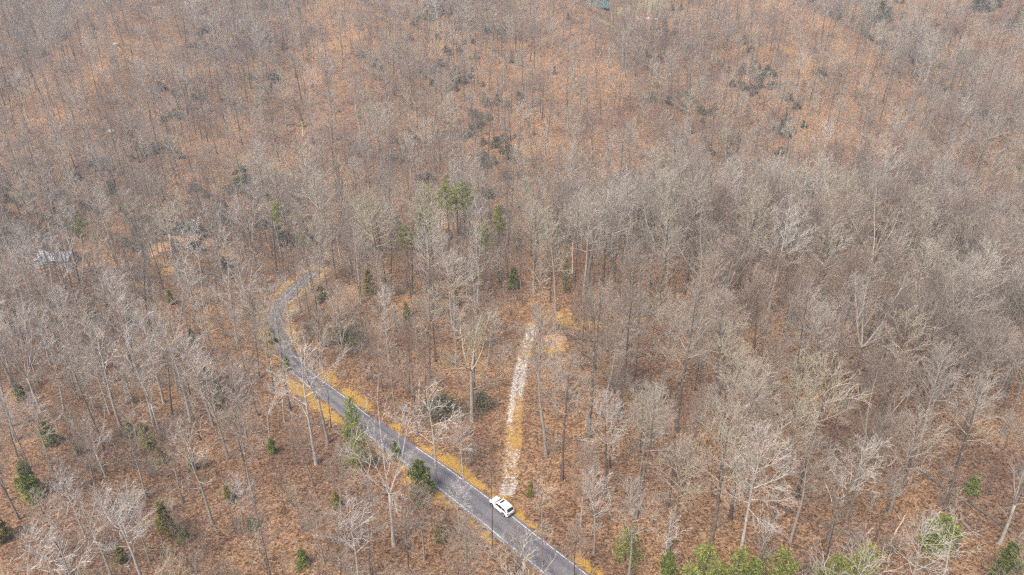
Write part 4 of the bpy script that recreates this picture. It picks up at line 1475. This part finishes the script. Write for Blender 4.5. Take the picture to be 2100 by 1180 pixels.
b = MB(); b.box(-2.36, -2.342, -.50, .50, .84, .90); mobj('tailgate_trim', b.mesh('tailgate_trim', M['black_trim']), car)

# ------------------------------------------------------------------ buildings half hidden by the trees
M['roof_white'] = plain('white_metal_roofing', (0.40, 0.42, 0.44), .6, .4, var=.25, scale=.6)
M['siding'] = plain('pale_grey_siding', (0.46, 0.46, 0.45), .7, .3)
M['window_glass'] = plain('dark_window_glass', (0.04, 0.05, 0.055), .12, .5)
M['frame_white'] = plain('white_window_frame', (0.7, 0.7, 0.68), .5, .3)
M['door_brown'] = plain('brown_door', (0.17, 0.10, 0.06), .6, .3)
M['brick'] = plain('brown_chimney_brick', (0.26, 0.14, 0.10), .9, .1, scale=8)
M['teal'] = plain('teal_metal_roofing', (0.06, 0.15, 0.155), .5, .4, var=.2, scale=.8)
M['teal_wall'] = plain('teal_painted_boards', (0.10, 0.20, 0.20), .7, .3, var=.2, scale=1.2)

def house(name, loc, rz_, Lx, Wy, Hw, Hr, roof_m, wall_m, label, wing=None, nwin=4):
    root = empty(name, loc, rz_)
    tag(root, label, 'house' if 'house' in name else 'building')
    b = MB()
    b.box(-Lx / 2, Lx / 2, -Wy / 2, Wy / 2, -1.5, Hw)
    k = len(b.v)
    b.v += [(-Lx / 2, -Wy / 2, Hw), (-Lx / 2, Wy / 2, Hw), (-Lx / 2, 0, Hw + Hr), (Lx / 2, -Wy / 2, Hw), (Lx / 2, Wy / 2, Hw), (Lx / 2, 0, Hw + Hr)]
    b.f += [(k, k + 1, k + 2), (k + 3, k + 5, k + 4)]
    if wing:
        wx, ww, wl = wing
        b.box(wx - ww / 2, wx + ww / 2, -Wy / 2 - wl, -Wy / 2 + .01, -1.5, Hw - .01)
    wall = mobj('wall', b.mesh('wall', wall_m), root)
    b = MB()
    ov, th = .45, .12
    def slab(p):
        k = len(b.v)
        b.v.extend(p); b.v.extend([(x, y, z + th) for x, y, z in p])
        b.f.extend([(k + 3, k + 2, k + 1, k), (k + 4, k + 5, k + 6, k + 7)] + [(k + i, k + (i + 1) % 4, k + 4 + (i + 1) % 4, k + 4 + i) for i in range(4)])
    sl = Hr / (Wy / 2)
    for sg in (1, -1):
        slab([(-Lx / 2 - ov, sg * (Wy / 2 + ov), Hw - sl * ov + .02), (Lx / 2 + ov, sg * (Wy / 2 + ov), Hw - sl * ov + .02), (Lx / 2 + ov, 0, Hw + Hr + .02), (-Lx / 2 - ov, 0, Hw + Hr + .02)])
    if wing:
        wx, ww, wl = wing
        hr = sl * ww / 2
        for sg in (1, -1):
            slab([(wx + sg * (ww / 2 + ov), -Wy / 2 - wl - ov, Hw - sl * ov + .05), (wx + sg * (ww / 2 + ov), -1.0, Hw - sl * ov + .05), (wx, -1.0, Hw + hr + .05), (wx, -Wy / 2 - wl - ov, Hw + hr + .05)])
    roof = mobj('roof', b.mesh('roof', roof_m), root)
    for i in range(int(Lx / .9)):
        x = -Lx / 2 + .45 + i * .9
        b = MB()
        for sg in (1, -1):
            b.tube([(x, sg * (Wy / 2 + ov), Hw - sl * ov + .15), (x, sg * .05, Hw + Hr + .14)], [.03, .03], 4)
        mobj('roof_seam', b.mesh('roof_seam', roof_m), roof)
    b = MB(); b.box(Lx * .22, Lx * .22 + .8, .3, 1.1, Hw, Hw + Hr + .9); mobj('chimney', b.mesh('chimney', M['brick']), roof)
    for i in range(nwin):
        x = -Lx / 2 + Lx * (i + .7) / (nwin + .4)
        if wing and abs(x - wing[0]) < wing[1] / 2 + .6: continue
        b = MB(); b.box(x - .55, x + .55, -Wy / 2 - .05, -Wy / 2 - .004, 1.0, 2.2)
        f_ = mobj('window', b.mesh('window', M['frame_white']), root)
        b = MB(); b.box(x - .46, x + .46, -Wy / 2 - .062, -Wy / 2 - .052, 1.08, 2.12)
        mobj('pane', b.mesh('pane', M['window_glass']), f_)
    b = MB(); b.box(Lx * .02, Lx * .02 + .95, -Wy / 2 - .055, -Wy / 2 - .004, 0, 2.1); mobj('door', b.mesh('door', M['door_brown']), root)
    return root
house('farm_house', (WH_P[0], WH_P[1], hz(WH_P[0], WH_P[1])), R(-4), 9.6, 5.6, 2.5, 1.5, M['roof_white'], M['siding'],
      'small house with a white metal roof half hidden by bare trees', wing=(-2.9, 3.0, 1.6))
house('hill_building', (TEAL_P[0] + .5, TEAL_P[1] + 5.5, hz(TEAL_P[0], TEAL_P[1] + 3) + .2), R(3), 15.0, 8.0, 3.2, 2.2, M['teal'], M['teal_wall'],
      'teal building at the top of the hillside clearing', nwin=3)
LAND += [('the white car', 1028, 1038), ('the white-roofed house', 118, 522), ('the teal hill building', 1222, 5)]

# ------------------------------------------------------------------ fallen logs, snags, brush pile, rocks
def ground_pt(px, py, lift=.15):
    g = hit(px, py)
    return Vector((g[0], g[1], hz(g[0], g[1]) + lift))
LOGS = [
    ((1868, 953), (1992, 1042), .30, 'dead_wood', 'long dark fallen log crossing the lower right slope'),
    ((1968, 1066), (2006, 1106), .27, 'dead_wood', 'short thick log below the long fallen log'),
    ((1985, 1030), (2098, 1112), .26, 'dead_wood', 'fallen log running to the right border'),
    ((1590, 1036), (1772, 1110), .13, 'dead_wood', 'thin dark fallen trunk between leaning dark trees'),
    ((1940, 1010), (1975, 1000), .14, 'dead_wood', 'broken branch lying across the long fallen log'),
    ((1990, 1082), (2022, 1064), .12, 'dead_wood', 'short broken limb beside the thick log'),
    ((1898, 238), (1932, 286), .22, 'pale_wood', 'pale fallen trunk on the upper right slope'),
    ((920, 97), (896, 123), .24, 'pale_wood', 'pale fallen trunk high on the middle slope'),
    ((1238, 97), (1220, 136), .16, 'pale_wood', 'forked pale fallen trunk under the teal building'),
    ((800, 168), (780, 186), .2, 'dead_wood', 'grey fallen trunk on the upper middle slope'),
    ((905, 735), (938, 722), .14, 'dead_wood', 'tan fallen limb left of the big spreading tree'),
    ((1240, 945), (1280, 941), .10, 'dead_wood', 'thin branch on the ground right of the track'),
    ((1690, 985), (1706, 1030), .10, 'pale_wood', 'bare pale branch leaning in the lower right wood'),
    ((1833, 1098), (1862, 1050), .13, 'pale_wood', 'curved tan dead limb below the leaning dark tree'),
    ((165, 700), (200, 690), .14, 'dead_wood', 'grey fallen limb in the left wood'),
    ((20, 875), (75, 862), .18, 'dead_wood', 'dark log under the left trees'),
    ((150, 322), (185, 316), .2, 'dead_wood', 'grey fallen tree on the far left slope'),
]
lr = random.Random(91)
for (a, c_, rr, mt, lab) in LOGS:
    A, B_ = ground_pt(*a, rr * .7), ground_pt(*c_, rr * .7)
    root = empty('fallen_log', A)
    d = B_ - A
    n = max(4, int(d.length / 1.5))
    b = MB()
    P = []
    for i in range(n + 1):
        q = A + d * (i / n)
        zz = hz(q.x, q.y) + rr * .6
        P.append((q.x - A.x + lr.uniform(-.1, .1), q.y - A.y + lr.uniform(-.1, .1), zz - A.z + lr.uniform(-.03, .06)))
    b.tube(P, [rr * (1 - .45 * i / n) * lr.uniform(.9, 1.1) for i in range(n + 1)], 9)
    b.f.append(tuple(range(8, -1, -1)))
    mobj('trunk', b.mesh('log', M[mt], True), root)
    dn = d.normalized()
    for q in range(lr.randint(2, 5)):
        t_ = lr.uniform(.3, .95)
        p = P[int(t_ * n)]
        e = nrm((dn.x + lr.uniform(-1, 1), dn.y + lr.uniform(-1, 1), lr.uniform(.2, .9)))
        lp, _d = stem_path(p, e, lr.uniform(.8, 2.6), .5, .15, 0, lr)
        bb = MB(); bb.tube(lp, [rr * .3 * (1 - .75 * k / (len(lp) - 1)) for k in range(len(lp))], 5)
        mobj('branch', bb.mesh('branch', M[mt]), root)
    tag(root, lab, 'log', 'fallen logs')
SNAGS = [((741, 282), 200, .2, 'pale standing dead trunk on the upper middle slope'), ((622, 280), 250, .2, 'short orange-tan snag below the thin conifer'),
         ((942, 345), 322, .2, 'pale broken snag at the foot of the far slope'), ((1255, 45), 14, .16, 'white crooked trunk under the teal building'), ((1175, 560), 500, .2, 'tan broken trunk on the ridge')]
for (a, ty, rr, lab) in SNAGS:
    A = ground_pt(*a, -.2)
    lo, hi = 1, 20
    for _ in range(24):
        m = (lo + hi) / 2
        if proj((A.x, A.y, A.z + m))[1] > ty: lo = m
        else: hi = m
    root = empty('dead_snag', A)
    lp, ld = stem_path((0, 0, 0), nrm((lr.uniform(-.12, .12), lr.uniform(-.1, .1), 1)), lo, 1.0, .08, .03, lr)
    b = MB(); b.tube(lp, [rr * (1 - .6 * k / (len(lp) - 1)) for k in range(len(lp))], 7)
    mobj('trunk', b.mesh('snag', M['pale_wood'], True), root)
    for q in range(4):
        p, D = at_path(lp, ld, lr.uniform(.45, .95))
        bp, _ = stem_path(p, deflect(D, R(50), lr), lr.uniform(.6, 1.8), .4, .15, .03, lr)
        bb = MB(); bb.tube(bp, [rr * .3 * (1 - .7 * k / (len(bp) - 1)) for k in range(len(bp))], 4)
        mobj('branch', bb.mesh('branch', M['pale_wood']), root)
    tag(root, lab, 'dead tree', 'standing dead trunks')
A = ground_pt(1192, 903, .05)
root = empty('brush_pile', A)
for q in range(26):
    a = lr.gauss(.1, .35)
    L_ = lr.uniform(1.2, 3.4)
    p = (lr.uniform(-1.6, .6), lr.uniform(-.7, .7), lr.uniform(.03, .5))
    lp, _ = stem_path(p, (math.cos(a), math.sin(a), lr.uniform(-.02, .15)), L_, .5, .08, 0, lr)
    b = MB(); b.tube(lp, [.06 * (1 - .6 * k / (len(lp) - 1)) for k in range(len(lp))], 5)
    mobj('branch', b.mesh('brush_branch', M['dead_wood' if q % 3 else 'pale_wood']), root)
tag(root, 'low heap of cut branches right of the gravel track', 'brush pile')
M['rock'] = plain('pale_weathered_rock', (0.50, 0.47, 0.44), .9, .1, var=.3, scale=1.5)
import bmesh
ROCKS = [((1310, 41), 1.2, 'pale boulder in the hillside clearing'), ((1328, 39), 1.5, 'largest pale boulder in the hillside clearing'), ((1346, 40), 1.1, 'pale boulder at the right of the clearing row'),
         ((230, 270), 1.6, 'pale rock outcrop on the far left slope'), ((238, 92), 1.3, 'pale rock high on the left slope')]
for (a, sz, lab) in ROCKS:
    A = ground_pt(*a, .1)
    bm = bmesh.new()
    bmesh.ops.create_icosphere(bm, subdivisions=3, radius=1)
    o1, o2 = lr.uniform(0, 9), lr.uniform(0, 9)
    for v in bm.verts:
        k_ = 1 + .22 * math.sin(v.co.x * 3.1 + o1) * math.cos(v.co.y * 2.7 + o2) + .12 * math.sin(v.co.z * 5 + v.co.x * 4 + o1) + lr.uniform(-.04, .04)
        v.co *= k_
        v.co.z *= .6
        v.co *= sz
    me = bpy.data.meshes.new('rock'); bm.to_mesh(me); bm.free(); me.materials.append(M['rock'])
    o = mobj('boulder', me); o.location = A; o.rotation_euler = (0, 0, lr.uniform(0, 6))
    tag(o, lab, 'boulder', 'pale boulders')

# ------------------------------------------------------------------ labels that single out each bare tree
LAND += [('the brush heap', 1192, 903), ('the long fallen log', 1930, 1000), ('the thin fallen trunk', 1680, 1073), ('the gravel track top', 1110, 695),
         ('the gravel track middle', 1054, 851), ('the sharp road bend', 565, 660), ('the left road stretch', 690, 820), ('the tan clearing', 350, 505)]
short = {}
def short_name(ph):
    return ph if ph.startswith('the ') else 'the ' + ph
ORD = ['nearest', 'second', 'third', 'fourth', 'fifth', 'sixth', 'seventh', 'eighth', 'ninth', 'tenth', 'eleventh', 'twelfth', 'thirteenth', 'fourteenth', 'fifteenth', 'sixteenth', 'seventeenth', 'eighteenth', 'nineteenth', 'twentieth'] + ['%dth' % q for q in range(21, 90)]
secs_ = {}
usable = [L for L in LAND if len(L[0].split()) <= 8]
for t in BARE:
    mx, my = t['fx'], min(t['fy'], 1175) * .6 + max(t['ty'], 0) * .4
    best = min(usable, key=lambda L: (L[1] - mx) ** 2 + ((L[2] - my) * 1.3) ** 2)
    dx, dy = mx - best[1], my - best[2]
    dr = ('left of' if dx < 0 else 'right of') if abs(dx) > abs(dy) else ('above' if dy < 0 else 'below')
    secs_.setdefault((best[0], dr), []).append((math.hypot(dx, dy), t))
for (ph, dr), L in secs_.items():
    L.sort(key=lambda q: q[0])
    for i, (_, t) in enumerate(L):
        look = KINDS[t['k']]['look']
        nth = ORD[i]
        tag(t['o'], '%s bare tree, %s %s %s' % (look, nth, dr, short_name(ph)), 'tree', 'leafless trees standing nearest in the wood')

# ------------------------------------------------------------------ thin winter haze over the valley
hb = MB()
hb.box(-915, 915, -235, 815, -25, 118)
hm = bpy.data.materials.new('thin_winter_haze')
hm.use_nodes = True
hn = hm.node_tree.nodes
for n_ in list(hn):
    if n_.type == 'BSDF_PRINCIPLED': hn.remove(n_)
pv = hn.new('ShaderNodeVolumePrincipled')
pv.inputs['Color'].default_value = (0.84, 0.90, 0.98, 1)
pv.inputs['Density'].default_value = 0.00036
hm.node_tree.links.new(pv.outputs[0], [n_ for n_ in hn if n_.type == 'OUTPUT_MATERIAL'][0].inputs['Volume'])
haze = tag(mobj('haze', hb.mesh('haze', hm)), 'thin pale haze over the far hillside', 'haze', kind='stuff')
